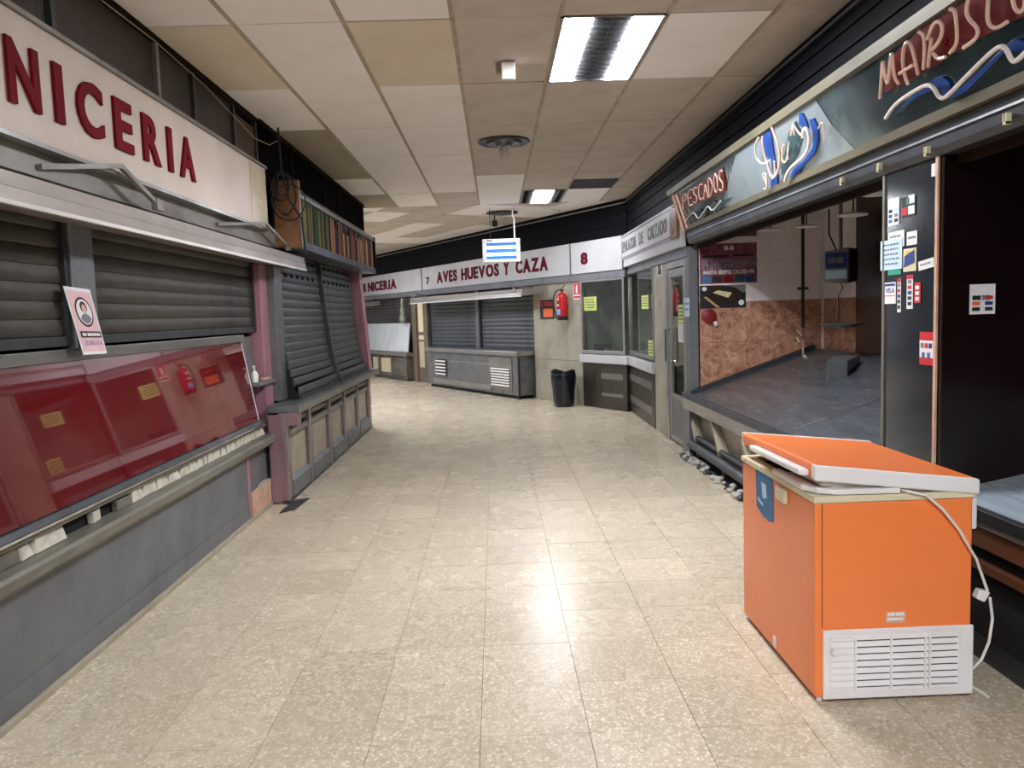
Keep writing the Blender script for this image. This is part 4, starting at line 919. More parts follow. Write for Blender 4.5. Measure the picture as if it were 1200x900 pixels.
t = notice('card_sticker', 'white card sticker with six small card marks at the top left of the granite pillar', FR, *r, YP, m_paper, 0, cat='sticker', group=GS); icons(t, r, 6, [m_ink, m_paperb, m_navy, m_inkg, m_bluep, m_ink], 2, YP)
r = st_px(1057, 230, 1073, 254)
t = notice('card_sticker', 'black sticker with a red and green picture at the top of the granite pillar', FR, *r, YP, m_ink, 0, cat='sticker', group=GS)
part(t, 'picture', box(r[0]+.005, r[0]+(r[1]-r[0])*.45, YP-.0035, YP-.002, r[2]+.01, r[3]-.05), m_redp); part(t, 'white_field', box(r[0]+(r[1]-r[0])*.5, r[1]-.005, YP-.0035, YP-.002, r[2]+.01, r[2]+.05), m_paper)
part(t, 'white_field', box(r[0]+(r[1]-r[0])*.5, r[1]-.005, YP-.0035, YP-.002, r[2]+.06, r[2]+.1), m_paper); part(t, 'green_mark', box(r[0]+(r[1]-r[0])*.4, r[0]+(r[1]-r[0])*.6, YP-.0035, YP-.002, r[3]-.04, r[3]-.008), m_green)
notice('small_note', 'small white note with a torn top on the granite pillar', FR, *st_px(1063, 271, 1075, 287), YP, m_paper, 1, cat='note', group=GS)
notice('paper_note', 'white sheet behind the pale blue sheet on the granite pillar', FR, *st_px(1041, 271, 1060, 290), YP, m_paper, 2, cat='note', group=GS)
notice('green_sticker', 'small green sticker below the pale blue sheet', FR, *st_px(1041, 314, 1056, 322), YP, m_green, 0, cat='sticker', group=GS)
notice('paper_note', 'large pale blue handwritten sheet on the left edge of the granite pillar', FR, *st_px(1033, 281, 1058, 316), YP-.003, m_paperb, 5, m_inkg, cat='note', group=GS)
r = st_px(1059, 291, 1074, 318)
t = notice('colour_sticker', 'yellow and blue shaped sticker right of the pale blue sheet', FR, *r, YP, m_pcream, 0, cat='sticker', group=GS)  # plain coloured sticker without a definite motif
part(t, 'yellow_field', MB().slab([(r[0]+.01, YP-.002, r[2]+.06), (r[1]-.01, YP-.002, r[2]+.09), (r[1]-.02, YP-.002, r[3]-.02), (r[0]+.03, YP-.002, r[3]-.01)], (0, -.001, 0)), M('sticker_yellow', 'd9b23a', .5)); part(t, 'blue_field', MB().slab([(r[0]+.008, YP-.003, r[2]+.02), (r[1]-.01, YP-.003, r[2]+.04), (r[1]-.015, YP-.003, r[2]+.1), (r[0]+.015, YP-.003, r[2]+.075)], (0, -.001, 0)), m_navy)
notice('white_label', 'white strip label near the right edge of the granite pillar', FR, *st_px(1077, 304, 1095, 315), YP, m_paper, 1, cat='sticker', tilt=-.1, group=GS)
r = st_px(1037, 331, 1050, 356)
t = notice('card_sticker', 'white Visa sticker on the granite pillar', FR, *r, YP, m_paper, 0, cat='sticker', group=GS)
part(t, 'top_bar', box(r[0]+.006, r[1]-.006, YP-.0035, YP-.002, r[3]-.018, r[3]-.006), m_navy); part(t, 'word_print', line_mb('VISA', r[0]+.012, r[1]-.012, r[2]+(r[3]-r[2])*.5, r[2]+(r[3]-r[2])*.74, YP-.002, .001, .005), m_navy); part(t, 'bottom_bar', box(r[0]+.006, r[1]-.006, YP-.0035, YP-.002, r[2]+(r[3]-r[2])*.36, r[2]+(r[3]-r[2])*.4), m_orangep)
for q, lab in (((1052, 326, 1056, 366), 'narrow strip of small card marks beside the white payment sticker'), ((1063, 322, 1070, 362), 'wider strip of small card marks in the middle of the granite pillar')):
    r = st_px(*q); t = notice('card_strip', lab, FR, *r, YP, m_paper, 0, cat='sticker', group=GS)
    part(t, 'red_head', box(r[0], r[1], YP-.0035, YP-.002, r[3]-.02, r[3]), m_redp); icons(t, r, 5, [m_inkg, m_redp, m_navy, m_ink, m_ink], 1, YP, top=.12)
r = st_px(1072, 331, 1079, 355); t = notice('card_strip', 'short red strip sticker right of the card marks', FR, *r, YP, m_redp, 0, cat='sticker', group=GS); icons(t, r, 3, [m_paper], 1, YP, top=.1)
r = st_px(1078, 389, 1096, 428); t = notice('card_sticker', 'red and white card sticker low on the granite pillar', FR, *r, YP, m_redp, 0, cat='sticker', group=GS)
part(t, 'white_field', box(r[0]+.004, r[1]-.004, YP-.0035, YP-.002, r[2]+.035, r[3]-.04), m_paper)
for k, mm in enumerate((m_inkg, m_redp, m_navy)): part(t, 'card_mark', box(r[0]+.015+k*.035, r[0]+.04+k*.035, YP-.005, YP-.0035, r[3]-.075, r[3]-.052), mm)
for k in range(2): part(t, 'card_mark', box(r[0]+.025+k*.045, r[0]+.05+k*.045, YP-.005, YP-.0035, r[3]-.12, r[3]-.095), m_bluep)
notice('torn_sticker', 'torn white scrap at the top right of the granite pillar', FR, *st_px(1092, 191, 1101, 206), YP, m_pwhite, 0, cat='sticker', group=GS)
r = F0.rect(1136, 333, 1166, 368, 3.53)
t = notice('card_sticker', 'white sticker with six card marks on the dark maroon panel', F0, *r, 3.53, m_paper, 1, cat='sticker'); icons(t, r, 6, [m_ink, m_redp, m_orangep, m_navy, m_ink, m_ink], 2, 3.53)

# near counter
nc = thing('fish_counter', 'near steel counter behind the freezer with a brown wooden front band', 'counter', FR, (-2.2, 2.2, 0))
part(nc, 'sloping_top', MB().prism_x([(2.0, .64), (2.0, .66), (3.3, .9), (3.3, .86)], -3.52, 1.0), m_counterb)
part(nc, 'front_rim', MB().prism_x([(1.955, .625), (1.96, .668), (1.985, .675), (2.005, .665), (2.005, .625)], -3.52, 1.0), m_rubber, .002)
part(nc, 'edge_strip', box(-3.52, 1.0, 1.965, 2.0, .595, .625), m_alu, .003)
part(nc, 'wood_band', box(-3.52, 1.0, 1.985, 2.02, .5, .595), m_wood, .003); part(nc, 'wood_band', box(-3.52, 1.0, 1.985, 2.02, .4, .44), m_wood, .003)
part(nc, 'body', box(-3.52, 1.0, 2.03, 3.3, 0, .62), m_dark)
part(nc, 'plinth', box(-3.52, 1.0, 2.02, 2.05, 0, .1), m_steeld)

# fish sign
fs = thing('neon_sign', 'long tilted mirror sign with neon lettering over the fish stall', 'sign', FR, (-5, 1.9, 2.31))
SA = (1.93, 2.31); SB = (1.785, 2.68); YS0, YS1 = -8.06, 1.0
part(fs, 'mirror_panel', MB().prism_x([SA, SB, (SB[0]+.03, SB[1]), (SA[0]+.03, SA[1])], YS0, YS1), m_mirror)
part(fs, 'box_body', MB().prism_x([(SA[0]+.031, SA[1]), (SB[0]+.031, SB[1]), (2.12, 2.68), (2.12, 2.31)], YS0+.005, YS1), m_steeld)
part(fs, 'top_trim', MB().prism_x([(SB[0]+.012, SB[1]-.035), (SB[0]-.02, SB[1]-.03), (SB[0]-.03, SB[1]+.02), (SB[0]+.05, SB[1]+.02)], YS0, YS1), m_bronze)
part(fs, 'bottom_trim', MB().prism_x([(SA[0]-.005, SA[1]+.03), (SA[0]-.025, SA[1]+.025), (SA[0]-.015, SA[1]-.015), (SA[0]+.05, SA[1]-.015)], YS0, YS1), m_bronze)
upv = Vector((-.145, 0, .37)).normalized(); nv = Vector((-upv.z, 0, upv.x))
if nv.x > 0: nv = -nv
P0 = Vector((SA[0], 0, SA[1]))
def on_sign(px, py, lift): return FR.loc(hit(px, py, P0+nv*lift, nv))
nloc = Vector((0, nv.x, nv.z))
def smooth(pts, k=2):
    for _ in range(k):
        o = [pts[0]]
        for a, b_ in zip(pts, pts[1:]): o += [(a[0]*.75+b_[0]*.25, a[1]*.75+b_[1]*.25), (a[0]*.25+b_[0]*.75, a[1]*.25+b_[1]*.75)]
        o.append(pts[-1]); pts = o
    return pts
def neon(pts, mat, r=.0075, lift=.04, name='neon_tube'):
    part(fs, name, MB().tube([on_sign(*p, lift) for p in smooth(pts)], r, 8), mat, smooth=True)
def backing(pts, mat, lift=.012, name='letter_backing'):
    part(fs, name, MB().slab([on_sign(*p, lift) for p in pts], nloc*-.008), mat)
S5 = lambda L: [(1020+a/6.428, b_/6.428) for a, b_ in L]
backing(S5([(100, 700), (150, 440), (350, 240), (540, 110), (760, -20), (1157, -270), (1400, -430), (1400, -30), (1157, 120), (1010, 195), (860, 270), (600, 410), (520, 480), (240, 640)]), m_redback)
for L in ([(72, 740), (85, 560), (92, 440), (105, 540), (130, 660), (148, 480), (160, 380), (170, 480), (180, 580), (215, 635)],
          [(285, 640), (255, 560), (240, 430), (262, 315), (300, 320), (330, 420), (360, 560)], [(218, 555), (320, 490)],
          [(435, 505), (445, 400), (460, 290)], [(365, 240), (405, 260), (410, 380), (400, 520)],
          [(430, 295), (470, 180), (515, 155), (545, 200), (535, 280), (490, 350), (450, 385)], [(470, 400), (510, 445), (565, 430)],
          [(600, 70), (635, 70), (650, 180), (655, 330), (600, 400)], [(800, -90), (750, -50), (720, 60), (735, 140), (800, 200), (815, 250), (780, 310), (700, 360)],
          [(980, -130), (900, -90), (880, 100), (890, 180), (930, 215), (980, 200), (1030, 165)],
          [(1100, -180), (1060, -100), (1080, 60), (1130, 100), (1170, 40), (1160, -120), (1110, -190)],
          [(1350, -330), (1270, -290), (1250, -220), (1310, -150), (1330, -90), (1270, -30), (1220, 0)]): neon(S5(L), m_neon)
backing(S5([(180, 870), (300, 740), (430, 650), (480, 590), (540, 580), (590, 620), (600, 690), (660, 680), (1010, 360), (1050, 320), (1110, 300), (1157, 320), (1250, 300), (1250, 350), (1130, 390), (1060, 380), (1000, 400), (720, 690), (620, 740), (560, 730), (500, 650), (440, 690), (330, 740)]), m_blue, name='wave_backing')
neon(S5([(115, 890), (180, 790), (290, 710), (400, 645), (450, 640), (485, 670), (510, 725), (545, 745), (590, 715), (700, 600), (850, 450), (950, 360), (1000, 345), (1035, 390), (1060, 450), (1090, 468), (1157, 410), (1300, 250)]), m_neonw, .009, name='wave_tube')
S6 = lambda L: [(860+a/7.5, 120+b_/7.5) for a, b_ in L]
backing(S6([(250, 270), (320, 240), (345, 420), (365, 560), (385, 640), (380, 720), (340, 770), (320, 720), (345, 640), (330, 520), (270, 460), (245, 360)]), m_blue)
backing(S6([(660, 150), (700, 140), (735, 220), (740, 340), (710, 450), (620, 540), (570, 650), (545, 675), (480, 680), (520, 590), (620, 500), (690, 400), (700, 300), (680, 230)]), m_blue)
backing(S6([(575, 95), (600, 95), (640, 180), (650, 230), (570, 200)]), m_blue)
backing(S6([(480, 270), (540, 170), (600, 300), (560, 450), (500, 540), (420, 640), (410, 560), (450, 420)]), m_teal, .01)
for L, r_ in (([(215, 310), (185, 380), (190, 470), (225, 530), (270, 540), (320, 505)], .006), ([(250, 300), (260, 430), (300, 560), (335, 670), (365, 630), (355, 520)], .007), ([(330, 215), (380, 330), (405, 440), (400, 560), (375, 640), (340, 670)], .008),
              ([(440, 370), (420, 470), (440, 540), (470, 500), (490, 300), (470, 430), (480, 500)], .006), ([(500, 290), (520, 180), (545, 230), (590, 295), (605, 270)], .006), ([(520, 180), (530, 290)], .006),
              ([(605, 310), (605, 240), (640, 220), (670, 320), (650, 430), (580, 510), (500, 570), (460, 640), (450, 690)], .009), ([(295, 740), (280, 690), (250, 630), (275, 620), (295, 680), (290, 760), (265, 760)], .006), ([(740, 230), (770, 165), (800, 220), (800, 350)], .004)):
    neon(S6(L), m_neon if r_ < .009 else m_neonw, r_)
S8 = lambda L: [(780+a/9, 190+b_/9) for a, b_ in L]
STROKE = {'P': [[(0, 0), (0, 1), (.7, 1), (.9, .75), (.7, .5), (0, .5)]], 'E': [[(.9, 1), (0, 1), (0, 0), (.9, 0)], [(0, .5), (.7, .5)]], 'S': [[(.9, .9), (.5, 1), (.1, .8), (.3, .55), (.8, .4), (.8, .1), (.4, 0), (0, .12)]],
          'C': [[(.9, .9), (.5, 1), (.1, .75), (.1, .25), (.5, 0), (.9, .1)]], 'A': [[(0, 0), (.45, 1), (.9, 0)], [(.2, .4), (.7, .4)]], 'D': [[(0, 0), (0, 1), (.5, .95), (.9, .6), (.9, .4), (.5, .05), (0, 0)]], 'O': [[(.5, 1), (.1, .75), (.1, .25), (.5, 0), (.9, .25), (.9, .75), (.5, 1)]]}
backing(S8([(175, 500), (170, 345), (330, 240), (600, 60), (640, 300), (420, 410)]), m_redback)
for i, ch in enumerate('PESCADOS'):
    for stk in STROKE[ch]:
        pts = []
        for u, v in stk:
            U = (i+u*.82)/8; bot = (185+U*440, 490-U*200); top = (178+U*430, 350-U*285); pts.append((bot[0]*(1-v)+top[0]*v, bot[1]*(1-v)+top[1]*v))
        neon(S8(pts), m_neon, .006)
backing(S8([(205, 640), (300, 530), (375, 490), (360, 560), (410, 590), (500, 410), (545, 440), (500, 510), (560, 510), (690, 370), (600, 400), (520, 545), (470, 490), (400, 600), (340, 620), (290, 560)]), m_teal, name='wave_backing')
neon(S8([(205, 640), (270, 530), (310, 540), (345, 610), (400, 530), (450, 450), (490, 530), (580, 410)]), m_neonw, .006, name='wave_tube')
for L in ([(75, 350), (195, 735)], [(112, 340), (228, 690)]): part(fs, 'end_tube', MB().tube([on_sign(*p, .03) for p in S8(L)], .013, 10), M('end_tube_pink', 'e6b8a4', .3), smooth=True)
# pale patch laid over part of the mirror panel
m_patch = M('pale_mirror_patch', 'aebbbe', .16, .6, dirt='8fa0a4', amt=.5, scale=4)
for L in ([(846, 243), (862, 182), (900, 153), (935, 129), (955, 116), (975, 147), (1006, 180), (930, 213), (870, 237)],):
    part(fs, 'mirror_patch', MB().slab([on_sign(*p, .003) for p in L], nloc*-.002), m_patch)
bmf = thing('shutter_rail', 'dark steel rail with small pale clips below the neon sign', 'rail', FR, (-5, 2.0, 2.17))
part(bmf, 'rail', MB().prism_x([(1.95, 2.293), (1.965, 2.2), (1.985, 2.17), (2.12, 2.17), (2.12, 2.293)], YS0, 1.0), m_steeld, .003)
part(bmf, 'groove_edge', box(YS0, 1.0, 1.948, 1.955, 2.245, 2.255), m_steel)
part(bmf, 'inner_batten', box(YS0, 1.0, 2.06, 2.1, 2.13, 2.17), m_brownboard)
for q in ((989, 212), (1033, 196), (1089, 177), (1183, 139)):
    p = FR.px(*q, 1.955); part(bmf, 'clip', MB().box(p.x-.012, p.x-.006, 1.935, 1.955, p.z-.02, p.z+.02).box(p.x+.006, p.x+.012, 1.935, 1.955, p.z-.02, p.z+.02).box(p.x-.012, p.x+.012, 1.935, 1.955, p.z-.022, p.z-.012), m_pcream)

# posters on the fish stall wall
t = thing('football_poster', 'maroon newspaper poster with the word as on the fish stall wall', 'poster', F0, (2.4, YW, 1.77))
x0, x1, z0, z1 = F0.rect(820, 285, 887, 332, YW-.003)
yy = YW-.003
part(t, 'sheet', box(x0, x1, yy, yy+.002, z0, z1), M('poster_maroon', '6e1f33', .5, dirt='8c6a78', amt=.8, scale=10))
W_ = x1-x0; H_ = z1-z0
part(t, 'title_print', line_mb('as', x0+W_*.42, x0+W_*.6, z1-H_*.17, z1-H_*.02, yy, .001, .03), m_paper)
part(t, 'headline_print', line_mb('¡HASTA SIEMPRE CALDERÓN!', x0+W_*.06, x0+W_*.95, z0+H_*.235, z0+H_*.34, yy, .001, .03), m_paper)
part(t, 'crowd_picture', box(x0+W_*.02, x0+W_*.98, yy-.0008, yy, z0+H_*.37, z0+H_*.6), M('poster_crowd', '8b7480', .6, dirt='35212c', amt=1, scale=22))
part(t, 'title_strip', MB().box(x0+W_*.04, x0+W_*.5, yy-.001, yy, z0+H_*.66, z0+H_*.71).box(x0+W_*.58, x0+W_*.95, yy-.001, yy, z0+H_*.67, z0+H_*.72), m_ink)
for k in range(5): part(t, 'small_picture', box(x0+W_*(.03+.19*k), x0+W_*(.2+.19*k), yy-.001, yy, z0+H_*.03, z0+H_*.19), (m_bluep, m_ink, m_redback, m_teal, m_navy)[k])
t = thing('small_poster', 'small maroon poster partly hidden under the shutter rail', 'poster', F0, (2.6, YW, 2.22))
x0, x1, z0, z1 = F0.rect(848, 262, 887, 277, yy)
part(t, 'sheet', box(x0, x1, yy, yy+.002, z0, z1+.1), M('poster_maroon_small', '6e1f33', .5, dirt='9c7a84', amt=.8, scale=9))
t = thing('food_poster', 'dark poster of grilled fish on a black plate below the maroon poster', 'poster', F0, (2.35, YW, 1.51))
x0, x1, z0, z1 = F0.rect(820, 334, 874, 361, yy); W_ = x1-x0; H_ = z1-z0
part(t, 'sheet', box(x0, x1, yy, yy+.002, z0, z1), m_ink)
def el(cx, cz, rx, rz, y, n=24, a=0): return [(x0+W_*cx+rx*W_*math.cos(k*2*math.pi/n)*math.cos(a)-rz*H_*math.sin(k*2*math.pi/n)*math.sin(a), y, z0+H_*cz+rx*W_*math.cos(k*2*math.pi/n)*math.sin(a)+rz*H_*math.sin(k*2*math.pi/n)*math.cos(a)) for k in range(n)]
part(t, 'pale_corner', MB().slab([(x0+W_*.5, yy, z1), (x1, yy, z1), (x1, yy, z1-H_*.35), (x0+W_*.8, yy, z1-H_*.3)], (0, -.0006, 0)), m_inkg)
part(t, 'plate_picture', MB().slab(el(.52, .55, .4, .42, yy-.001), (0, -.0006, 0)), M('plate_brown', '2a1a10', .4)); 
part(t, 'fish_picture', MB().slab([(x0+W_*.28, yy-.002, z0+H_*.68), (x0+W_*.4, yy-.002, z0+H_*.78), (x0+W_*.7, yy-.002, z0+H_*.66), (x0+W_*.62, yy-.002, z0+H_*.44)], (0, -.0006, 0)), M('fish_cream', 'd9cda0', .5, dirt='a88f5c', amt=.8, scale=30))
part(t, 'cutlery_picture', MB().slab([(x0+W_*.08, yy-.002, z0+H_*.5), (x0+W_*.14, yy-.002, z0+H_*.52), (x0+W_*.44, yy-.002, z0+H_*.03), (x0+W_*.36, yy-.002, z0+H_*.03)], (0, -.0006, 0)), M('print_tan', 'b8976d', .5)); part(t, 'badge_picture', MB().slab(el(.9, .22, .06, .12, yy-.002), (0, -.0006, 0)), m_paper); part(t, 'cup_picture', MB().slab(el(.1, .85, .05, .09, yy-.002), (0, -.0006, 0)), m_paper)
t = thing('red_holder', 'red round holder with a white tip on the marble wall under the food poster', 'holder', F0, (2.2, YW-.03, 1.36))  # round red wall holder of uncertain use
x0, x1, z0, z1 = F0.rect(824, 361, 838, 380, YW-.03); cx, cz = (x0+x1)/2, (z0+z1)/2
part(t, 'disc', MB().add(*(lambda m: (m.v, m.f))(MB().tube([(cx, YW, cz), (cx, YW-.015, cz), (cx, YW-.04, cz), (cx, YW-.05, cz)], [.05, .075, .075, .055], 20))), m_pan, smooth=True)
part(t, 'white_tip', MB().tube([(cx+.06, YW-.02, cz-.06), (cx+.075, YW-.03, cz-.1)], [.022, .016], 10), m_pwhite, smooth=True)
# things in the stall
pb = F0.px(941, 406, 7.95); pt_ = F0.px(941, 240, 7.95)
t = thing('water_pole', 'thin black water pole with a tap and round flange standing on the fish counter', 'pole', F0, (pb.x, 7.95, pb.z))
zb = ztop(pb.x)
part(t, 'pole', MB().tube([(pb.x, 7.95, zb+.28), (pb.x, 7.95, 2.62)], .016, 10), m_rubber, smooth=True)
p = F0.px(941, 338, 7.95); part(t, 'flange', MB().lathe([(.02, -.012), (.055, -.012), (.055, .012), (.02, .012)], (pb.x, 7.95, p.z), 18), m_rubber, smooth=True)
part(t, 'foot', MB().tube([(pb.x, 7.95, zb), (pb.x, 7.95, zb+.3)], .012, 8), m_chrome, smooth=True)
part(t, 'tap', MB().tube([(pb.x, 7.95, zb+.16), (pb.x-.06, 7.9, zb+.15), (pb.x-.08, 7.9, zb+.19)], .012, 8).tube([(pb.x-.02, 7.93, zb+.2), (pb.x-.07, 7.93, zb+.26)], .008, 6), m_pcream, smooth=True)
SY = 6.7
a = F0.px(966, 295, SY); b_ = F0.px(988, 330, SY); c = F0.px(1012, 293, SY)
t = thing('hanging_scale', 'electronic scale with a dark display hanging on a rod over the fish counter', 'scale', F0, (b_.x, SY, b_.z))
part(t, 'scale_body', MB().hexa([(a.x, SY, b_.z), (b_.x+.02, SY-.05, b_.z-.02), (c.x, SY+.12, b_.z), (a.x+.05, SY+.2, b_.z)], [(a.x, SY, a.z), (b_.x+.02, SY-.05, a.z+.03), (c.x, SY+.12, a.z+.03), (a.x+.05, SY+.2, a.z)]), m_aludirty, .01)
def facept(u, v, o=.003): 
    p0 = Vector((a.x, SY, 0)); p1 = Vector((b_.x+.02, SY-.05, 0)); q = p0*(1-u)+p1*u; zz = b_.z+(a.z-b_.z)*v; return (q.x-o*.2, q.y-o, zz)
part(t, 'display', MB().slab([facept(.05, .45), facept(.95, .45), facept(.95, .95), facept(.05, .95)], (0, .002, 0)), m_navy)
part(t, 'display_digits', MB().slab([facept(.15, .6, .005), facept(.45, .6, .005), facept(.45, .8, .005), facept(.15, .8, .005)], (0, .001, 0)).slab([facept(.5, .6, .005), facept(.8, .6, .005), facept(.8, .8, .005), facept(.5, .8, .005)], (0, .001, 0)), m_inkg)
part(t, 'keypad', MB().slab([facept(.05, .1), facept(.95, .1), facept(.95, .38), facept(.05, .38)], (0, .002, 0)), m_paperb)
part(t, 'back_cover', MB().hexa([(b_.x+.05, SY-.055, b_.z), (c.x-.01, SY+.09, b_.z+.01), (c.x, SY+.1, b_.z+.01), (b_.x+.05, SY-.02, b_.z)], [(b_.x+.05, SY-.055, a.z+.02), (c.x-.01, SY+.09, a.z+.02), (c.x, SY+.1, a.z+.02), (b_.x+.05, SY-.02, a.z+.02)]), m_rubber)
rx = b_.x; part(t, 'rod', MB().tube([(rx, SY+.05, a.z), (rx, SY+.05, 2.62)], .016, 10), m_alu, smooth=True)
part(t, 'cable', MB().tube([(rx-.03, SY+.05, a.z), (rx-.1, SY+.05, a.z+.15), (rx-.1, SY+.05, a.z+.35), (rx-.04, SY+.05, a.z+.55)], .007, 6), m_rubber, smooth=True)
tz = F0.px(986, 381, SY).z
part(t, 'pan_hook', MB().tube([(rx, SY+.05, b_.z), (rx+.01, SY+.03, b_.z-.05), (rx-.02, SY+.05, b_.z-.1), (rx-.02, SY+.05, tz)], .007, 6), m_chrome, smooth=True)
part(t, 'weighing_pan', MB().lathe([(.0, tz-.02), (.1, tz-.02), (.17, tz+.005), (.18, tz+.015), (.165, tz+.008), (.0, tz-.012)], (rx, SY+.05, 0), 28), m_chrome, smooth=True)
q = [hit(px, py, (1.97, 0, .648), (-.335, 0, 1)) for px, py in ((972, 436), (992, 440), (1030, 425))]
bx = q[1].x; by = q[1].y
t = single('steel_box', 'small grey metal box standing on the dark end of the fish counter', 'box', F0, (bx, by+.2, ztop(bx)), MB().hexa([(bx-.16, by, ztop(bx-.16)), (bx, by-.02, ztop(bx)), (bx+.25, by+.3, ztop(bx+.25)), (bx+.05, by+.33, ztop(bx+.05))], [(bx-.16, by, ztop(bx)+.13), (bx, by-.02, ztop(bx)+.13), (bx+.25, by+.3, ztop(bx)+.15), (bx+.05, by+.33, ztop(bx)+.15)]), m_steel, .005)
LMP = [((903, 269), 7.6, 'round white flat lamp nearest the poster wall in the fish stall'), ((945, 265), 7.2, 'round white flat lamp over the black water pole'), ((962, 243), 6.6, 'round white flat lamp close under the shutter rail'), ((1000, 251), 5.7, 'round white flat lamp beside the scale rod'), ((1029, 226), 4.9, 'round white flat lamp next to the granite pillar')]
for (px, py), yy_, lab in LMP:
    p = F0.px(px, py, yy_)
    t = thing('stall_lamp', lab, 'lamp', F0, tuple(p), 'flat round lamps in the fish stall')
    part(t, 'shade', MB().lathe([(.0, .01), (.08, .008), (.1, -.004), (.095, -.012), (.0, -.012)], tuple(p), 24), m_pwhite, smooth=True)
    part(t, 'stem', MB().tube([(p.x, p.y, p.z), (p.x, p.y, 2.62)], .006, 6), m_rubber)

# ================================================================== FREEZER
fz = thing('chest_freezer', 'orange chest freezer with its white-edged lid left ajar', 'freezer', F0, (1.48, 3.36, 0))
FX0, FX1, FY0, FY1 = 1.18, 1.785, 2.92, 3.8
part(fz, 'body', MB().box(FX0, FX1, FY0, FY1, .022, .785), m_orange, .008)
part(fz, 'corner_seam', box(FX0+.026, FX0+.029, FY0-.0015, FY0+.002, .3, .785), m_wood)
part(fz, 'rim', MB().box(FX0-.006, FX1+.006, FY0-.006, FY0+.05, .785, .812).box(FX0-.006, FX1+.006, FY1-.05, FY1+.006, .785, .812).box(FX0-.006, FX0+.05, FY0+.05, FY1-.05, .785, .812).box(FX1-.05, FX1+.006, FY0+.05, FY1-.05, .785, .812), m_pcream, .005)
part(fz, 'inside_shade', box(FX0+.05, FX1-.05, FY0+.05, FY1-.05, .775, .789), m_dark)  # dark sheet just below the rim stands in for the unlit inside
# lid, raised on its left side
def lid_pt(u, v, h):     # u across (0 left,1 right), v front to back
    x = FX0-.005+u*(FX1-FX0+.02); y = FY0-.005+v*(FY1-FY0-.01); z = .878+(.802-.878)*u+(-.01)*v*(1-u)
    return (x, y, z+h)
def lid_slab(u0, u1, v0, v1, h0, h1):
    return MB().hexa([lid_pt(u0, v0, h0), lid_pt(u1, v0, h0), lid_pt(u1, v1, h0), lid_pt(u0, v1, h0)], [lid_pt(u0, v0, h1), lid_pt(u1, v0, h1), lid_pt(u1, v1, h1), lid_pt(u0, v1, h1)])
ld = part(fz, 'lid', lid_slab(0, 1, .0, 1, .0, .058), m_orange, .012)
part(ld, 'lid_front_edge', lid_slab(-.004, 1.004, -.012, .03, -.004, .056), m_pwhite, .008, base=fz, label='white plastic front edge')
part(ld, 'lid_border', MB().add(lid_slab(0, 1, .985, 1.01, .0, .061).v, lid_slab(0, 1, 0, 1, 0, 1).f), m_pwhite, .004, base=fz)
part(ld, 'lid_liner', lid_slab(.06, .96, .04, .96, -.03, .0), m_pwhite, .01, base=fz)
hd = part(ld, 'handle', lid_slab(-.075, -.005, .04, .72, .006, .034), m_pwhite, .01, base=fz)
part(hd, 'handle_foot', lid_slab(-.06, .0, .68, .74, .0, .04), m_pwhite, .006, base=fz) if False else None
part(fz, 'lock', MB().box(FX0-.02, FX0-.0, FY0+.27, FY0+.38, .715, .775), m_pcream, .008)
part(fz, 'hinge_cover', box(FX1+.002, FX1+.03, FY0+.02, FY0+.1, .655, .83), m_pwhite, .008)
part(fz, 'hinge_cover', box(FX1+.002, FX1+.03, FY1-.2, FY1-.1, .655, .83), m_pwhite, .008)
part(fz, 'foot', MB().tube([(FX0+.03, FY0+.03, 0), (FX0+.03, FY0+.03, .025)], .014), m_pwhite); part(fz, 'foot', MB().tube([(FX1-.06, FY0+.03, 0), (FX1-.06, FY0+.03, .025)], .014), m_pwhite)
part(fz, 'foot', MB().tube([(FX0+.03, FY1-.03, 0), (FX0+.03, FY1-.03, .025)], .014), m_pwhite); part(fz, 'foot', MB().tube([(FX1-.03, FY1-.03, 0), (FX1-.03, FY1-.03, .025)], .014), m_pwhite)
part(fz, 'side_hook', box(FX0-.006, FX0, 3.34, 3.37, .035, .085), m_pwhite, .004)
g = part(fz, 'vent_grille', MB().box(FX0+.028, FX1+.004, FY0-.014, FY0+.001, .018, .292), m_pwhite, .006)
gx0, gx1 = 1.335, 1.725
part(g, 'grille_frame', MB().box(FX0+.05, gx1+.01, FY0-.017, FY0-.014, .05, .053).box(FX0+.05, gx1+.01, FY0-.017, FY0-.014, .262, .265).box(FX0+.05, FX0+.053, FY0-.017, FY0-.014, .05, .265).box(gx1+.007, gx1+.01, FY0-.017, FY0-.014, .05, .265), m_pwhite, base=fz)
for k in range(8):
    z = .066+k*.0262
    part(g, 'grille_slot', box(gx0, gx1, FY0-.0155, FY0-.013, z-.0022, z+.0022), m_rubber, base=fz)
    part(g, 'grille_slat', MB().hexa([(FX0+.056, FY0-.02, z+.004), (gx1, FY0-.02, z+.004), (gx1, FY0-.013, z+.004), (FX0+.056, FY0-.013, z+.004)], [(FX0+.056, FY0-.014, z+.021), (gx1, FY0-.014, z+.021), (gx1, FY0-.013, z+.021), (FX0+.056, FY0-.013, z+.021)]), m_pwhite, base=fz)
for x in (gx0-.01, 1.463, 1.595, 1.612): part(g, 'grille_bar', box(x, x+.008, FY0-.022, FY0-.013, .052, .264), m_pwhite, base=fz)
part(g, 'thermostat_knob', MB().tube([(FX0+.068, FY0-.013, .212), (FX0+.068, FY0-.03, .212)], [.016, .013], 16), m_pwhite, base=fz, smooth=True)
lab_ = part(fz, 'rating_label', box(1.455, 1.53, FY0-.0015, FY0+.001, .308, .352), M('faded_label', 'dba789', .6))
part(lab_, 'label_print', MB().box(1.46, 1.488, FY0-.0025, FY0-.0015, .336, .348).box(1.492, 1.525, FY0-.0025, FY0-.0015, .336, .349).box(1.458, 1.52, FY0-.0025, FY0-.0015, .318, .328), m_pwhite, base=fz)
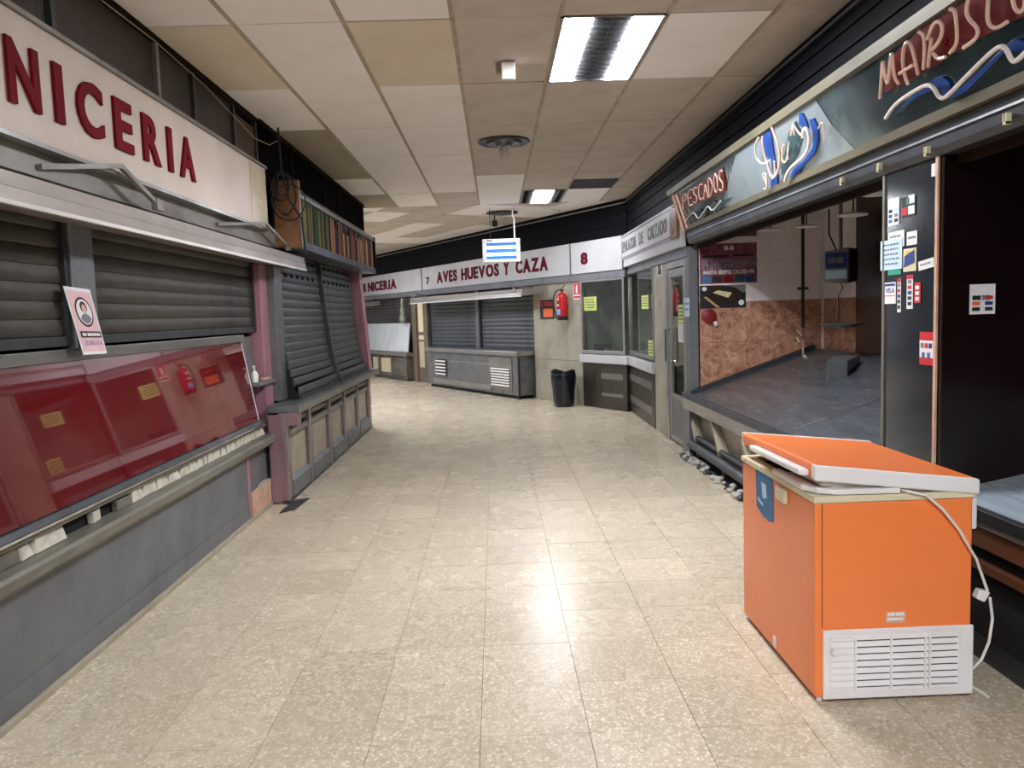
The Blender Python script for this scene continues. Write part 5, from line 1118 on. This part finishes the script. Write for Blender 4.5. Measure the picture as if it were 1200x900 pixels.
stk = part(fz, 'side_sticker', MB().slab([(FX0-.0015, 3.60, .785), (FX0-.0015, 3.37, .785), (FX0-.0015, 3.36, .595), (FX0-.0015, 3.42, .583), (FX0-.0015, 3.5, .588), (FX0-.0015, 3.59, .612)], (.001, 0, 0)), m_bluep, label='faded blue sticker with a curled lower edge')
part(stk, 'sticker_print', MB().slab([(FX0-.0025, 3.52, .74), (FX0-.0025, 3.46, .74), (FX0-.0025, 3.45, .68), (FX0-.0025, 3.5, .67)], (.0008, 0, 0)).slab([(FX0-.0025, 3.57, .66), (FX0-.0025, 3.5, .645), (FX0-.0025, 3.5, .632), (FX0-.0025, 3.57, .648)], (.0008, 0, 0)), m_paperb, base=fz)
# white tray stuck under the lid
t = thing('plastic_tray', 'white plastic frame sticking out between the freezer lid and its rim', 'tray', F0, (1.3, 3.1, .812))
part(t, 'tray_lip', MB().slab([(1.165, 3.34, .815), (1.165, 3.02, .815), (1.2, 2.95, .815), (1.26, 2.915, .815), (1.5, 2.905, .815), (1.5, 2.94, .815), (1.3, 2.95, .815), (1.215, 3.02, .815), (1.2, 3.34, .815)], (0, 0, .022)), m_pwhite, .005)
part(t, 'tray_bottom', MB().slab([(1.2, 3.34, .814), (1.215, 3.02, .814), (1.3, 2.95, .814), (1.5, 2.94, .814), (1.5, 3.34, .814)], (0, 0, .006)), m_pwhite)
# cable
cbp = [F0.px(x, y, FY0-.022) for x, y in ((1068, 577), (1085, 580), (1105, 597), (1125, 622), (1138, 645))]
cbp = [(1.5, 2.97, .826)]+[tuple(p) for p in cbp]
tail = [F0.px(x, y, 2.93) for x, y in ((1144, 655), (1152, 678), (1157, 692))]
tail2 = [F0.px(x, y, 2.93) for x, y in ((1160, 700), (1163, 725), (1159, 752), (1150, 773), (1141, 783))]
cz_ = thing('power_cable', 'white power cable with a plug draped over the front of the freezer', 'cable', F0, (1.82, 2.93, .4))
part(cz_, 'cord', MB().tube(cbp+[tuple(p) for p in tail], .0055, 8), m_cable, smooth=True)
part(cz_, 'cord', MB().tube([tuple(p) for p in tail2]+[(FX1+.01, 3.0, .12), (FX1+.02, 3.02, .03), (FX1+.05, 2.98, .006), (FX1+.06, 2.9, .006)], .0055, 8), m_cable, smooth=True)
pc = F0.px(1152, 696, 2.93)
part(cz_, 'plug', MB().hexa([(pc.x-.035, 2.915, pc.z-.012), (pc.x+.0, 2.915, pc.z-.03), (pc.x+.0, 2.95, pc.z-.03), (pc.x-.035, 2.95, pc.z-.012)], [(pc.x-.02, 2.915, pc.z+.022), (pc.x+.022, 2.915, pc.z+.01), (pc.x+.022, 2.95, pc.z+.01), (pc.x-.02, 2.95, pc.z+.022)]), m_pwhite, .006)
